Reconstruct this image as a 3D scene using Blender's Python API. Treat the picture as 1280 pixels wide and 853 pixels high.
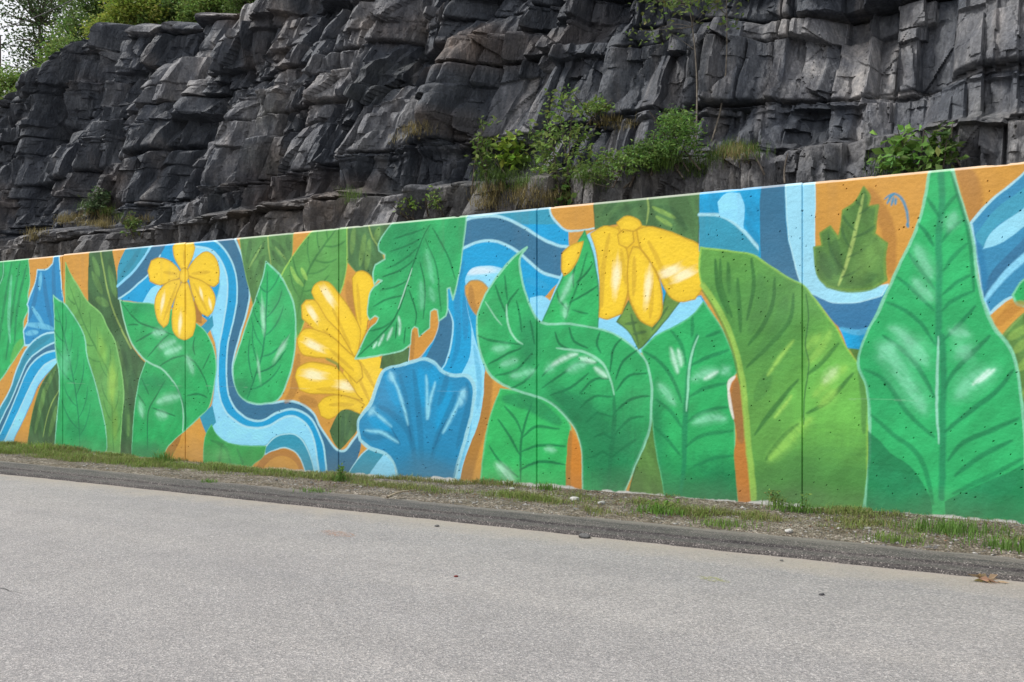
import bpy, math, random
import numpy as np
from mathutils import Vector

random.seed(7)
rng = np.random.default_rng(7)
scene = bpy.context.scene
for o in list(bpy.data.objects):
    bpy.data.objects.remove(o)
COL = scene.collection

# ------------------------------------------------------------------ camera
FPX = 1200.0                 # focal length in pixels of a 1280 px wide picture
HOR = 451.0                  # row of the horizon in that picture
TH = math.atan2(1920.0, FPX)
CS, SN = math.cos(TH), math.sin(TH)
CAM_Y, EYE = -10.16, 1.528
cam_d = bpy.data.cameras.new('camera')
cam = bpy.data.objects.new('camera', cam_d)
COL.objects.link(cam)
cam.location = (0, CAM_Y, EYE)
cam.rotation_euler = (math.pi / 2, 0, math.pi / 2 - TH)
cam_d.sensor_width = 36.0
cam_d.lens = FPX / 1280.0 * 36.0
cam_d.shift_y = (HOR - 426.5) / 1280.0
cam_d.clip_start = 0.1
cam_d.clip_end = 3000
scene.camera = cam

# ------------------------------------------------------------------ sky and sun
SUN_EL, SUN_AZ = math.radians(52), math.radians(-125)   # azimuth from +Y, clockwise
world = bpy.data.worlds.new('World')
scene.world = world
world.use_nodes = True
nt = world.node_tree
bg = nt.nodes['Background']
sky = nt.nodes.new('ShaderNodeTexSky')
sky.sky_type = 'NISHITA'
sky.sun_disc = False
sky.sun_elevation = SUN_EL
sky.sun_rotation = SUN_AZ
sky.dust_density = 3.0
wmix = nt.nodes.new('ShaderNodeMixRGB')
wmix.inputs[0].default_value = 0.80
wmix.inputs[2].default_value = (7.9, 7.85, 7.9, 1)        # thin white cloud deck
nt.links.new(sky.outputs[0], wmix.inputs[1])
nt.links.new(wmix.outputs[0], bg.inputs[0])
bg.inputs[1].default_value = 0.10
sl = bpy.data.lights.new('sun', 'SUN')
sl.energy = 2.2
sl.angle = math.radians(10)
sl.color = (1.0, 0.965, 0.91)
sun = bpy.data.objects.new('sun', sl)
COL.objects.link(sun)
sd = Vector((math.sin(SUN_AZ) * math.cos(SUN_EL), math.cos(SUN_AZ) * math.cos(SUN_EL), math.sin(SUN_EL)))
sun.rotation_euler = (-sd).to_track_quat('-Z', 'Y').to_euler()
sun.location = sd * 40
vs = scene.view_settings
vs.view_transform = 'Standard'
vs.look = 'None'
vs.exposure = 0.58
vs.gamma = 1.0
vs.use_curve_mapping = False
scene.cycles.max_bounces = 6

# ------------------------------------------------------------------ helpers
def tag(o, label=None, cat=None, group=None, kind=None):
    if label: o['label'] = label
    if cat: o['category'] = cat
    if group: o['group'] = group
    if kind: o['kind'] = kind
    return o

def empty(name, loc=(0, 0, 0)):
    o = bpy.data.objects.new(name, None)
    o.empty_display_size = 0.2
    o.location = loc
    COL.objects.link(o)
    return o

def link(name, me, mat=None, parent=None, loc=None):
    o = bpy.data.objects.new(name, me)
    COL.objects.link(o)
    if mat is not None and len(me.materials) == 0:
        me.materials.append(mat)
    if parent is not None:
        o.parent = parent
        if parent.type == 'EMPTY' and loc is None:
            o.location = -Vector(parent.location)     # mesh data is in world space
    if loc is not None:
        o.location = loc
    return o

def np_mesh(name, V, F, col=None, smooth=False):
    """V (n,3) floats, F (m,k) ints with constant k, col (n,3) linear colours"""
    V = np.asarray(V, dtype=np.float32); F = np.asarray(F, dtype=np.int32)
    me = bpy.data.meshes.new(name)
    m, k = F.shape
    me.vertices.add(len(V)); me.vertices.foreach_set('co', V.ravel())
    me.loops.add(m * k); me.loops.foreach_set('vertex_index', F.ravel())
    me.polygons.add(m)
    me.polygons.foreach_set('loop_start', np.arange(0, m * k, k, dtype=np.int32))
    me.polygons.foreach_set('use_smooth', np.full(m, smooth, dtype=bool))
    if col is not None:
        at = me.color_attributes.new('Col', 'FLOAT_COLOR', 'POINT')
        c4 = np.ones((len(V), 4), dtype=np.float32); c4[:, :3] = col
        at.data.foreach_set('color', c4.ravel())
    me.update(calc_edges=True)
    return me

def submesh(name, V, F, col, smooth=False):
    used, inv = np.unique(F.ravel(), return_inverse=True)
    return np_mesh(name, V[used], inv.reshape(F.shape), None if col is None else col[used], smooth)

def ray(px, py):
    a = (px - 640.0) / FPX; b = (HOR - py) / FPX
    return np.array([-CS + SN * a, SN + CS * a, b])

def P(px, py, dist):                 # world point at a depth along the view axis
    d = ray(px, py)
    return np.array([0, CAM_Y, EYE]) + d * dist

def on_ground(px, py, z=-0.1):
    d = ray(px, py)
    return np.array([0, CAM_Y, EYE]) + d * ((z - EYE) / d[2])

def on_plane(px, py, y=0.0):
    d = ray(px, py)
    return np.array([0, CAM_Y, EYE]) + d * ((y - CAM_Y) / d[1])

def project(V):
    dx = V[..., 0]; dy = V[..., 1] - CAM_Y; dz = V[..., 2] - EYE
    dep = -CS * dx + SN * dy
    rt = SN * dx + CS * dy
    dep = np.where(dep < 0.2, 0.2, dep)
    return 640 + FPX * rt / dep, HOR - FPX * dz / dep, dep

def lin(c):
    c = np.asarray(c, dtype=float) / 255.0
    return np.where(c <= 0.04045, c / 12.92, ((c + 0.055) / 1.055) ** 2.4)

# ---- noise
def hsh(i, j, s):
    i = i.astype(np.int64); j = j.astype(np.int64)
    h = (i * 374761393 + j * 668265263 + s * 1274126177) & 0xFFFFFFFF
    h = ((h ^ (h >> 13)) * 1274126177) & 0xFFFFFFFF
    h = ((h ^ (h >> 16)) * 2246822519) & 0xFFFFFFFF
    h = h ^ (h >> 15)
    return (h & 0xFFFFFF) / float(0x1000000)

def vnoise(x, y, s=0):
    i = np.floor(x); j = np.floor(y)
    fx = x - i; fy = y - j
    fx = fx * fx * (3 - 2 * fx); fy = fy * fy * (3 - 2 * fy)
    a = hsh(i, j, s); b = hsh(i + 1, j, s); c = hsh(i, j + 1, s); d = hsh(i + 1, j + 1, s)
    return (a + (b - a) * fx) * (1 - fy) + (c + (d - c) * fx) * fy

def fbm(x, y, s=0, octv=4):
    r = 0; a = 0.5; n = 0
    for k in range(octv):
        r = r + a * vnoise(x * 2 ** k + 13.7 * k, y * 2 ** k - 7.1 * k, s + k); n += a; a *= 0.5
    return r / n * 2 - 1          # -1..1

# ---- materials
def new_mat(name):
    m = bpy.data.materials.new(name); m.use_nodes = True
    return m, m.node_tree.nodes, m.node_tree.links, m.node_tree.nodes['Principled BSDF']

def nd(nodes, typ, **kw):
    n = nodes.new(typ)
    for k, v in kw.items():
        if k in n.inputs: n.inputs[k].default_value = v
        else: setattr(n, k, v)
    return n

def ramp(nodes, stops):
    r = nodes.new('ShaderNodeValToRGB')
    e = r.color_ramp.elements
    while len(e) < len(stops): e.new(0.5)
    for q, (p, c) in zip(e, stops):
        q.position = p; q.color = (*c, 1) if len(c) == 3 else c
    return r

def mix(nodes, links, typ, fac, a, b):
    n = nodes.new('ShaderNodeMixRGB'); n.blend_type = typ
    for i, v in enumerate((fac, a, b)):
        if hasattr(v, 'is_linked') or isinstance(v, bpy.types.NodeSocket): links.new(v, n.inputs[i])
        elif i == 0: n.inputs[0].default_value = v
        else: n.inputs[i].default_value = (*v, 1)
    return n.outputs[0]

def coords(nodes, links, scale=(1, 1, 1)):
    g = nodes.new('ShaderNodeNewGeometry')
    m = nodes.new('ShaderNodeMapping'); m.inputs['Scale'].default_value = scale
    links.new(g.outputs['Position'], m.inputs['Vector'])
    return m.outputs[0]

def mat_paint():
    m, N, L, b = new_mat('painted_concrete')
    at = nd(N, 'ShaderNodeAttribute', attribute_name='Col')
    v = coords(N, L)
    n1 = nd(N, 'ShaderNodeTexNoise', Scale=90.0, Detail=3.0); L.new(v, n1.inputs['Vector'])
    r1 = ramp(N, [(0.3, (0.95, 0.95, 0.95)), (0.7, (1.04, 1.04, 1.04))]); L.new(n1.outputs[0], r1.inputs[0])
    c = mix(N, L, 'MULTIPLY', 1.0, at.outputs['Color'], r1.outputs[0])
    L.new(c, b.inputs['Base Color'])
    b.inputs['Roughness'].default_value = 0.62
    b.inputs['Specular IOR Level'].default_value = 0.3
    n2 = nd(N, 'ShaderNodeTexNoise', Scale=26.0, Detail=6.0); L.new(v, n2.inputs['Vector'])
    bp = nd(N, 'ShaderNodeBump', Strength=0.25, Distance=0.02); L.new(n2.outputs[0], bp.inputs['Height'])
    L.new(bp.outputs[0], b.inputs['Normal'])
    return m

def mat_concrete():
    m, N, L, b = new_mat('bare_concrete')
    v = coords(N, L)
    n1 = nd(N, 'ShaderNodeTexNoise', Scale=4.0, Detail=8.0); L.new(v, n1.inputs['Vector'])
    r1 = ramp(N, [(0.3, (0.22, 0.21, 0.2)), (0.7, (0.42, 0.41, 0.39))]); L.new(n1.outputs[0], r1.inputs[0])
    L.new(r1.outputs[0], b.inputs['Base Color']); b.inputs['Roughness'].default_value = 0.9
    return m

def mat_rock():
    m, N, L, b = new_mat('dark_rock')
    v = coords(N, L); vs_ = coords(N, L, (2.2, 2.2, 0.35)); 
    at = nd(N, 'ShaderNodeAttribute', attribute_name='Col')
    n1 = nd(N, 'ShaderNodeTexNoise', Scale=1.6, Detail=10.0, Roughness=0.62); L.new(v, n1.inputs['Vector'])
    n2 = nd(N, 'ShaderNodeTexNoise', Scale=3.5, Detail=8.0, Roughness=0.65); L.new(vs_, n2.inputs['Vector'])
    n3 = nd(N, 'ShaderNodeTexNoise', Scale=22.0, Detail=6.0, Roughness=0.7); L.new(v, n3.inputs['Vector'])
    r2 = ramp(N, [(0.30, (0.55, 0.56, 0.60)), (0.52, (1, 1, 1)), (0.70, (1.75, 1.68, 1.62))]); L.new(n2.outputs[0], r2.inputs[0])
    r1 = ramp(N, [(0.35, (0.7, 0.72, 0.78)), (0.65, (1.3, 1.25, 1.2))]); L.new(n1.outputs[0], r1.inputs[0])
    r3 = ramp(N, [(0.3, (0.6, 0.6, 0.6)), (0.7, (1.4, 1.4, 1.4))]); L.new(n3.outputs[0], r3.inputs[0])
    c = mix(N, L, 'MULTIPLY', 1.0, at.outputs['Color'], r2.outputs[0])
    c = mix(N, L, 'MULTIPLY', 1.0, c, r1.outputs[0])
    c = mix(N, L, 'MULTIPLY', 1.0, c, r3.outputs[0])
    L.new(c, b.inputs['Base Color'])
    b.inputs['Roughness'].default_value = 0.55
    b.inputs['Specular IOR Level'].default_value = 0.4
    n4 = nd(N, 'ShaderNodeTexNoise', Scale=14.0, Detail=8.0, Roughness=0.65); L.new(coords(N, L, (1.4, 1.4, 0.7)), n4.inputs['Vector'])
    bp = nd(N, 'ShaderNodeBump', Strength=0.7, Distance=0.06); L.new(n4.outputs[0], bp.inputs['Height'])
    L.new(bp.outputs[0], b.inputs['Normal'])
    return m

def mat_road():
    m, N, L, b = new_mat('worn_asphalt')
    v = coords(N, L)
    vo = nd(N, 'ShaderNodeTexVoronoi', Scale=105.0); L.new(v, vo.inputs['Vector'])
    sep = nd(N, 'ShaderNodeSeparateColor'); L.new(vo.outputs['Color'], sep.inputs[0])
    r1 = ramp(N, [(0.0, (0.155, 0.152, 0.156)), (0.3, (0.222, 0.217, 0.219)), (0.62, (0.262, 0.254, 0.253)), (0.86, (0.322, 0.306, 0.300)), (1.0, (0.43, 0.415, 0.41))])
    L.new(sep.outputs[0], r1.inputs[0])
    nf = nd(N, 'ShaderNodeTexNoise', Scale=160.0, Detail=3.0); L.new(v, nf.inputs['Vector'])
    rf = ramp(N, [(0.3, (0.87, 0.87, 0.87)), (0.7, (1.13, 1.13, 1.13))]); L.new(nf.outputs[0], rf.inputs[0])
    c = mix(N, L, 'MULTIPLY', 1.0, r1.outputs[0], rf.outputs[0])
    nb = nd(N, 'ShaderNodeTexNoise', Scale=0.9, Detail=6.0, Roughness=0.6); L.new(coords(N, L, (0.25, 1, 1)), nb.inputs['Vector'])
    rb = ramp(N, [(0.3, (0.91, 0.91, 0.925)), (0.7, (1.08, 1.07, 1.055))]); L.new(nb.outputs[0], rb.inputs[0])
    c = mix(N, L, 'MULTIPLY', 1.0, c, rb.outputs[0])
    ns = nd(N, 'ShaderNodeTexNoise', Scale=2.5, Detail=7.0, Roughness=0.65); L.new(v, ns.inputs['Vector'])
    rs = ramp(N, [(0.35, (0.94, 0.94, 0.94)), (0.65, (1.06, 1.06, 1.06))]); L.new(ns.outputs[0], rs.inputs[0])
    c = mix(N, L, 'MULTIPLY', 1.0, c, rs.outputs[0])
    # wheel-polished lanes and old overlays along the road
    nl = nd(N, 'ShaderNodeTexNoise', Scale=0.75, Detail=3.0, Roughness=0.5); L.new(coords(N, L, (0.02, 1.0, 0.0)), nl.inputs['Vector'])
    rl = ramp(N, [(0.36, (0.94, 0.942, 0.95)), (0.62, (1.06, 1.053, 1.045))]); L.new(nl.outputs[0], rl.inputs[0])
    c = mix(N, L, 'MULTIPLY', 1.0, c, rl.outputs[0])
    # fine dust swept against the kerb
    g = N.new('ShaderNodeNewGeometry'); sx = N.new('ShaderNodeSeparateXYZ'); L.new(g.outputs['Position'], sx.inputs[0])
    ad = nd(N, 'ShaderNodeMath', operation='MULTIPLY_ADD'); L.new(ns.outputs[0], ad.inputs[0]); ad.inputs[1].default_value = 0.9; L.new(sx.outputs['Y'], ad.inputs[2])
    mr = nd(N, 'ShaderNodeMapRange'); L.new(ad.outputs[0], mr.inputs[0])
    mr.inputs[1].default_value = -2.35; mr.inputs[2].default_value = -1.86; mr.inputs[3].default_value = 0.0; mr.inputs[4].default_value = 0.7
    c = mix(N, L, 'MIX', mr.outputs[0], c, (0.31, 0.275, 0.23))
    L.new(c, b.inputs['Base Color'])
    b.inputs['Roughness'].default_value = 0.85
    bp = nd(N, 'ShaderNodeBump', Strength=0.5, Distance=0.01); L.new(vo.outputs['Distance'], bp.inputs['Height'])
    L.new(bp.outputs[0], b.inputs['Normal'])
    return m

def mat_kerb():
    m, N, L, b = new_mat('dark_kerb_asphalt')
    v = coords(N, L)
    vo = nd(N, 'ShaderNodeTexVoronoi', Scale=120.0); L.new(v, vo.inputs['Vector'])
    sep = nd(N, 'ShaderNodeSeparateColor'); L.new(vo.outputs['Color'], sep.inputs[0])
    r1 = ramp(N, [(0.0, (0.035, 0.033, 0.034)), (0.7, (0.090, 0.084, 0.083)), (0.93, (0.15, 0.14, 0.135)), (1.0, (0.34, 0.32, 0.31))])
    L.new(sep.outputs[0], r1.inputs[0])
    nb = nd(N, 'ShaderNodeTexNoise', Scale=5.0, Detail=8.0, Roughness=0.7); L.new(coords(N, L, (0.25, 1.5, 1)), nb.inputs['Vector'])
    rb = ramp(N, [(0.3, (0.7, 0.7, 0.72)), (0.7, (1.45, 1.4, 1.35))]); L.new(nb.outputs[0], rb.inputs[0])
    c = mix(N, L, 'MULTIPLY', 1.0, r1.outputs[0], rb.outputs[0])
    g = N.new('ShaderNodeNewGeometry'); sx = N.new('ShaderNodeSeparateXYZ'); L.new(g.outputs['Position'], sx.inputs[0])
    ad = nd(N, 'ShaderNodeMath', operation='MULTIPLY_ADD'); L.new(nb.outputs[0], ad.inputs[0]); ad.inputs[1].default_value = 0.5; L.new(sx.outputs['Y'], ad.inputs[2])
    mr = nd(N, 'ShaderNodeMapRange'); L.new(ad.outputs[0], mr.inputs[0])
    mr.inputs[1].default_value = -1.56; mr.inputs[2].default_value = -1.38; mr.inputs[3].default_value = 0.0; mr.inputs[4].default_value = 0.75
    c = mix(N, L, 'MIX', mr.outputs[0], c, (0.22, 0.20, 0.18))
    L.new(c, b.inputs['Base Color']); b.inputs['Roughness'].default_value = 0.85
    bp = nd(N, 'ShaderNodeBump', Strength=0.8, Distance=0.012); L.new(vo.outputs['Distance'], bp.inputs['Height'])
    L.new(bp.outputs[0], b.inputs['Normal'])
    return m

def mat_verge():
    m, N, L, b = new_mat('gritty_soil')
    v = coords(N, L)
    vo = nd(N, 'ShaderNodeTexVoronoi', Scale=45.0); L.new(v, vo.inputs['Vector'])
    sep = nd(N, 'ShaderNodeSeparateColor'); L.new(vo.outputs['Color'], sep.inputs[0])
    r1 = ramp(N, [(0.0, (0.075, 0.064, 0.050)), (0.6, (0.185, 0.160, 0.132)), (0.9, (0.28, 0.255, 0.225)), (1.0, (0.42, 0.4, 0.38))]); L.new(sep.outputs[0], r1.inputs[0])
    nb = nd(N, 'ShaderNodeTexNoise', Scale=3.0, Detail=8.0); L.new(v, nb.inputs['Vector'])
    rb = ramp(N, [(0.35, (0.65, 0.6, 0.5)), (0.65, (1.2, 1.15, 1.1))]); L.new(nb.outputs[0], rb.inputs[0])
    c = mix(N, L, 'MULTIPLY', 1.0, r1.outputs[0], rb.outputs[0])
    L.new(c, b.inputs['Base Color']); b.inputs['Roughness'].default_value = 0.95
    bp = nd(N, 'ShaderNodeBump', Strength=1.0, Distance=0.03); L.new(vo.outputs['Distance'], bp.inputs['Height'])
    L.new(bp.outputs[0], b.inputs['Normal'])
    return m

def mat_attr(name, rough=0.8, trans=0.0, noise=None):
    m, N, L, b = new_mat(name)
    at = nd(N, 'ShaderNodeAttribute', attribute_name='Col')
    c = at.outputs['Color']
    if noise:
        n1 = nd(N, 'ShaderNodeTexNoise', Scale=noise, Detail=6.0); L.new(coords(N, L), n1.inputs['Vector'])
        r1 = ramp(N, [(0.3, (0.6, 0.6, 0.6)), (0.7, (1.35, 1.35, 1.35))]); L.new(n1.outputs[0], r1.inputs[0])
        c = mix(N, L, 'MULTIPLY', 1.0, c, r1.outputs[0])
    L.new(c, b.inputs['Base Color'])
    b.inputs['Roughness'].default_value = rough
    b.inputs['Specular IOR Level'].default_value = 0.25
    if trans:
        tr = nd(N, 'ShaderNodeBsdfTranslucent'); L.new(c, tr.inputs['Color'])
        mx = nd(N, 'ShaderNodeMixShader'); mx.inputs[0].default_value = trans
        L.new(b.outputs[0], mx.inputs[1]); L.new(tr.outputs[0], mx.inputs[2])
        L.new(mx.outputs[0], N['Material Output'].inputs['Surface'])
    return m

M_PAINT, M_CONC, M_ROCK, M_ROAD, M_KERB, M_VERGE = mat_paint(), mat_concrete(), mat_rock(), mat_road(), mat_kerb(), mat_verge()
M_LEAF = mat_attr('foliage', 0.55, 0.35)
M_BARK = mat_attr('bark', 0.9, 0, 18.0)
M_STONE = mat_attr('loose_stone', 0.85, 0, 60.0)

# ------------------------------------------------------------------ ground, road, kerb, verge
def sheet(name, xs, ys, zfun, mat, smooth=True):
    X, Y = np.meshgrid(xs, ys)
    Z = zfun(X, Y)
    V = np.stack([X, Y, Z], -1).reshape(-1, 3)
    r, c = X.shape
    idx = np.arange(r * c).reshape(r, c)
    F = np.stack([idx[:-1, :-1], idx[:-1, 1:], idx[1:, 1:], idx[1:, :-1]], -1).reshape(-1, 4)
    o = link(name, np_mesh(name, V, F, None, smooth), mat)
    o['kind'] = 'structure'
    return o

sheet('ground', np.linspace(-1500, 1500, 21), np.linspace(-1500, 1500, 21), lambda X, Y: X * 0 - 0.16, M_VERGE)
ROAD_Z = -0.10
road = sheet('road', np.concatenate([[-400, -120], np.linspace(-60, 30, 46), [120, 400]]), np.concatenate([np.linspace(-22, -2.05, 40)]),
      lambda X, Y: ROAD_Z + 0.008 * fbm(X * 0.3, Y * 0.6, 5) - 0.004, M_ROAD)

xs = np.concatenate([[-300, -120, -60], np.arange(-40, 6, 0.035), [20, 60, 200]])
prof = [(-1.46, -0.075), (-1.56, -0.050), (-1.68, -0.040), (-1.92, -0.039), (-2.075, -0.043), (-2.083, -0.062), (-2.15, -0.064), (-2.245, -0.068), (-2.258, -0.090), (-2.268, -0.125)]
skew = np.clip(0.0106 * (xs + 8.9), -0.25, 0.12)          # the road edge is not quite parallel to the wall
X = np.repeat(xs[None, :], len(prof), 0)
pk = np.array(prof)
Yk = pk[:, :1] + 0.0 * X; Zk = pk[:, 1:] + 0 * X
for i in range(len(prof)):
    Yk[i] += skew + 0.030 * fbm(xs * 0.5, xs * 0 + 3.3, 11, 3) + (0.022 if i > 3 else 0.03) * fbm(xs * 5, xs * 0 + (1.0 if i > 5 else 0.0), 17 + (i > 5) * 3, 4)
    Zk[i] += 0.006 * fbm(xs * 4, xs * 0 + i * 2.1, 21, 3)
r, c = X.shape
idx = np.arange(r * c).reshape(r, c)
F = np.stack([idx[:-1, :-1], idx[1:, :-1], idx[1:, 1:], idx[:-1, 1:]], -1).reshape(-1, 4)
kerb = link('asphalt_kerb', np_mesh('asphalt_kerb', np.stack([X, Yk, Zk], -1).reshape(-1, 3), F), M_KERB)
tag(kerb, kind='structure')

def road_z(X, Y):
    return ROAD_Z + 0.008 * fbm(X * 0.3, Y * 0.6, 5) - 0.004

def dip(X):                                    # the ground sags along the middle of the wall
    return 0.075 * np.exp(-((X + 10.8) / 4.2) ** 2)

def verge_z(X, Y):
    return -dip(X) * np.clip(1 + Y / 1.5, 0, 1) - 0.03 + 0.03 * (Y + 1.75) / 1.75 - 0.10 * np.clip(-1.46 - Y, 0, 1) + 0.018 * fbm(X * 1.5, Y * 2.5, 31) + 0.012 * fbm(X * 7, Y * 7, 33, 2) - 0.004
sheet('verge', np.concatenate([[-300, -120, -60], np.arange(-40, 6, 0.08), [20, 60, 200]]), np.linspace(-1.98, 0.3, 42), verge_z, M_VERGE)
sheet('terrace', np.concatenate([[-300, -60], np.arange(-40, 8, 0.5), [20, 60, 200]]), np.linspace(0.3, 6, 14), lambda X, Y: 2.5 + 0.05 * Y + 0.1 * fbm(X, Y, 35), M_VERGE)
# ------------------------------------------------------------------ the painted retaining wall
WALL_H, PANEL, JOINT0 = 3.40, 3.235, -2.756
JOINTS = [JOINT0 + PANEL * k for k in range(-11, 3)]
XL, XR = JOINTS[0], JOINTS[-1]
def wall_columns():
    us = [-21.0]
    while us[-1] < 1.6:
        u = us[-1]
        dist = math.hypot(u, CAM_Y)
        us.append(u + 0.0078 * (dist / 10.2) ** 1.15)
    left = list(np.arange(XL, -21.0, 0.09)); right = list(np.arange(us[-1] + 0.06, XR, 0.09)) + [XR]
    us = np.array(left + us + right)
    for j in JOINTS[1:-1]:                    # three columns exactly in every joint: a real V groove
        k = int(np.argmin(np.abs(us - j)))
        us[k] = j; us[k - 1] = j - 0.013; us[k + 1] = j + 0.013
    us[0] = XL; us[-1] = XR
    return us
US = wall_columns()
ZS = np.concatenate([[-0.30, -0.2], np.linspace(-0.11, WALL_H - 0.03, 352), [WALL_H - 0.018, WALL_H]])
NU, NZ = len(US), len(ZS)
GU, GZ = np.meshgrid(US, ZS)                  # (NZ, NU)
WOB_U = GU + 0.010 * fbm(GU * 5, GZ * 5, 101, 3)
WOB_Z = GZ + 0.010 * fbm(GU * 5, GZ * 5, 107, 3)
PCOL = np.zeros((NZ, NU, 3)); PID = np.zeros((NZ, NU), dtype=np.int32)
BR1 = fbm(GU * 2.2, GZ * 2.2, 111, 4)          # broad uneven coats
BR2 = fbm(GU * 9, GZ * 30, 117, 3)             # brush marks
BR3 = fbm((GU + GZ) * 26, (GU - GZ) * 6, 119, 3)
SHAPES = [('wall_panel', None, None)]

CROPS = {'A': (0, 290, 2.75), 'B': (120, 280, 2.6656), 'C': (280, 270, 2.585), 'D': (430, 250, 2.305),
         'E': (580, 240, 2.187), 'F': (700, 230, 2.0805), 'G': (870, 215, 1.961), 'H': (1000, 195, 1.7958), 'W': None,
         'I': (590, 310, 2.75), 'J': (790, 360, 3.1), 'K': (1070, 200, 3.71), 'N': (1070, 420, 3.554), 'L': (440, 265, 4.487), 'O': (870, 300, 2.509), 'Q': (440, 440, 5.02), 'R': (145, 370, 4.062)}
def lin(c, _l=lin):                            # mural pigments
    r, g, b = c
    if b > r + 40 and b > g: g = g + 7; r = r - 6
    return _l((r + 0.01 * (255 - r), g + 0.055 * (255 - g), b + 0.05 * (255 - b)))
def pts(crop, p):
    p = np.array(p, dtype=float)
    if crop == 'W': return p
    ox, oy, s = CROPS[crop]
    px = p[:, 0] / s + ox; py = p[:, 1] / s + oy
    a = (px - 640) / FPX; b = (HOR - py) / FPX
    t = -CAM_Y / (SN + CS * a)
    return np.stack([(-CS + SN * a) * t, EYE + b * t], 1)

def smooth(p, closed, n=4, corner=48):
    m = len(p); out = []
    rngi = range(m if closed else m - 1)
    def tang(i):
        if closed: a, b, c = p[(i - 1) % m], p[i], p[(i + 1) % m]
        else:
            a, b, c = p[max(i - 1, 0)], p[i], p[min(i + 1, m - 1)]
        v1, v2 = b - a, c - b
        l1, l2 = np.hypot(*v1), np.hypot(*v2)
        if l1 > 1e-9 and l2 > 1e-9:
            ang = math.degrees(math.acos(np.clip(np.dot(v1, v2) / l1 / l2, -1, 1)))
            if ang > corner: return None
        return (c - a) / 2
    for i in rngi:
        a, b = p[i], p[(i + 1) % m]
        ta, tb = tang(i), tang((i + 1) % m)
        L = np.hypot(*(b - a))
        def cl(t):
            if t is None: return (b - a) * 0.8
            l = np.hypot(*t)
            return t * min(1, L * 1.2 / max(l, 1e-9))
        ta, tb = cl(ta), cl(tb)
        for k in range(n):
            s = k / n
            out.append((2*s**3 - 3*s**2 + 1) * a + (s**3 - 2*s**2 + s) * ta + (-2*s**3 + 3*s**2) * b + (s**3 - s**2) * tb)
    if not closed: out.append(p[-1])
    return np.array(out)

def window(p, pad):
    i0 = max(0, np.searchsorted(US, p[:, 0].min() - pad) - 1); i1 = min(NU, np.searchsorted(US, p[:, 0].max() + pad) + 1)
    j0 = max(0, np.searchsorted(ZS, p[:, 1].min() - pad) - 1); j1 = min(NZ, np.searchsorted(ZS, p[:, 1].max() + pad) + 1)
    return slice(j0, j1), slice(i0, i1)

def seg_dist(x, z, p, closed):
    q = np.roll(p, -1, 0) if closed else p[1:]
    a = p if closed else p[:-1]
    best = np.full(x.shape, 1e9); tt = np.zeros(x.shape)
    L = np.hypot(*(q - a).T); cum = np.concatenate([[0], np.cumsum(L)]); tot = cum[-1]
    for k in range(len(a)):
        d = q[k] - a[k]; l2 = max(L[k] ** 2, 1e-12)
        s = np.clip(((x - a[k, 0]) * d[0] + (z - a[k, 1]) * d[1]) / l2, 0, 1)
        e = (x - a[k, 0] - s * d[0]) ** 2 + (z - a[k, 1] - s * d[1]) ** 2
        m = e < best
        best = np.where(m, e, best); tt = np.where(m, (cum[k] + s * L[k]) / tot, tt)
    return np.sqrt(best), tt

def inside(x, z, p):
    r = np.zeros(x.shape, dtype=bool); q = np.roll(p, -1, 0)
    for a, b in zip(p, q):
        if a[1] == b[1]: continue
        c = ((a[1] > z) != (b[1] > z)) & (x < (b[0] - a[0]) * (z - a[1]) / (b[1] - a[1]) + a[0])
        r ^= c
    return r

class Shape:
    pass
def shape(name, crop, p, col, out=None, ow=0.022, label=None, var=0.10, corner=48, sid=None, alpha=1.0, sub='stream_band'):
    """fill a painted area; out = outline colour"""
    w = smooth(pts(crop, p), True, corner=corner)
    s = Shape(); s.win = window(w, 0.06)
    x, z = WOB_U[s.win], WOB_Z[s.win]
    ins = inside(x, z, w); d, _ = seg_dist(x, z, w, True)
    sd = np.where(ins, d, -d)
    s.cov = np.clip(sd / 0.010 + 0.5, 0, 1); s.sd = sd; s.poly = w
    if name:
        SHAPES.append((name, label, None)); s.id = len(SHAPES) - 1
    elif sid:
        SHAPES.append((sub, None, sid)); s.id = len(SHAPES) - 1
    else: s.id = sid
    c = lin(col) * (1 + var * BR1[s.win] + 0.5 * var * BR2[s.win])[..., None]
    a = (s.cov * alpha)[..., None]
    PCOL[s.win] = PCOL[s.win] * (1 - a) + c * a
    if s.id is not None:
        PID[s.win] = np.where(s.cov > 0.5, s.id, PID[s.win])
    if out is not None:
        a = np.clip((ow * (0.75 + 0.45 * BR1[s.win]) - np.abs(sd)) / 0.010 + 0.5, 0, 1)[..., None] * 0.92
        PCOL[s.win] = PCOL[s.win] * (1 - a) + lin(out) * a
    return s

def stroke(crop, p, w, col, alpha=0.9, clip=None, taper=True, soft=0.35, streak=0.0):
    q = smooth(pts(crop, p), False) if len(p) > 2 else pts(crop, p)
    win = clip.win if clip is not None else window(q, w * 1.5)
    x, z = WOB_U[win], WOB_Z[win]
    d, t = seg_dist(x, z, q, False)
    wt = w * (0.35 + 0.65 * np.sqrt(np.clip(np.sin(np.pi * np.clip(t, 0.0, 1.0)), 0, 1))) if taper else w
    a = np.clip((wt - d) / (soft * w + 0.008) + 0.5, 0, 1) * alpha
    if streak: a = a * np.clip(1 - streak + streak * 2.2 * (BR3[win] * 0.5 + 0.5), 0, 1.15)
    if clip is not None: a = a * clip.cov
    a = np.clip(a, 0, 1)[..., None]
    PCOL[win] = PCOL[win] * (1 - a) + lin(col) * a

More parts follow.
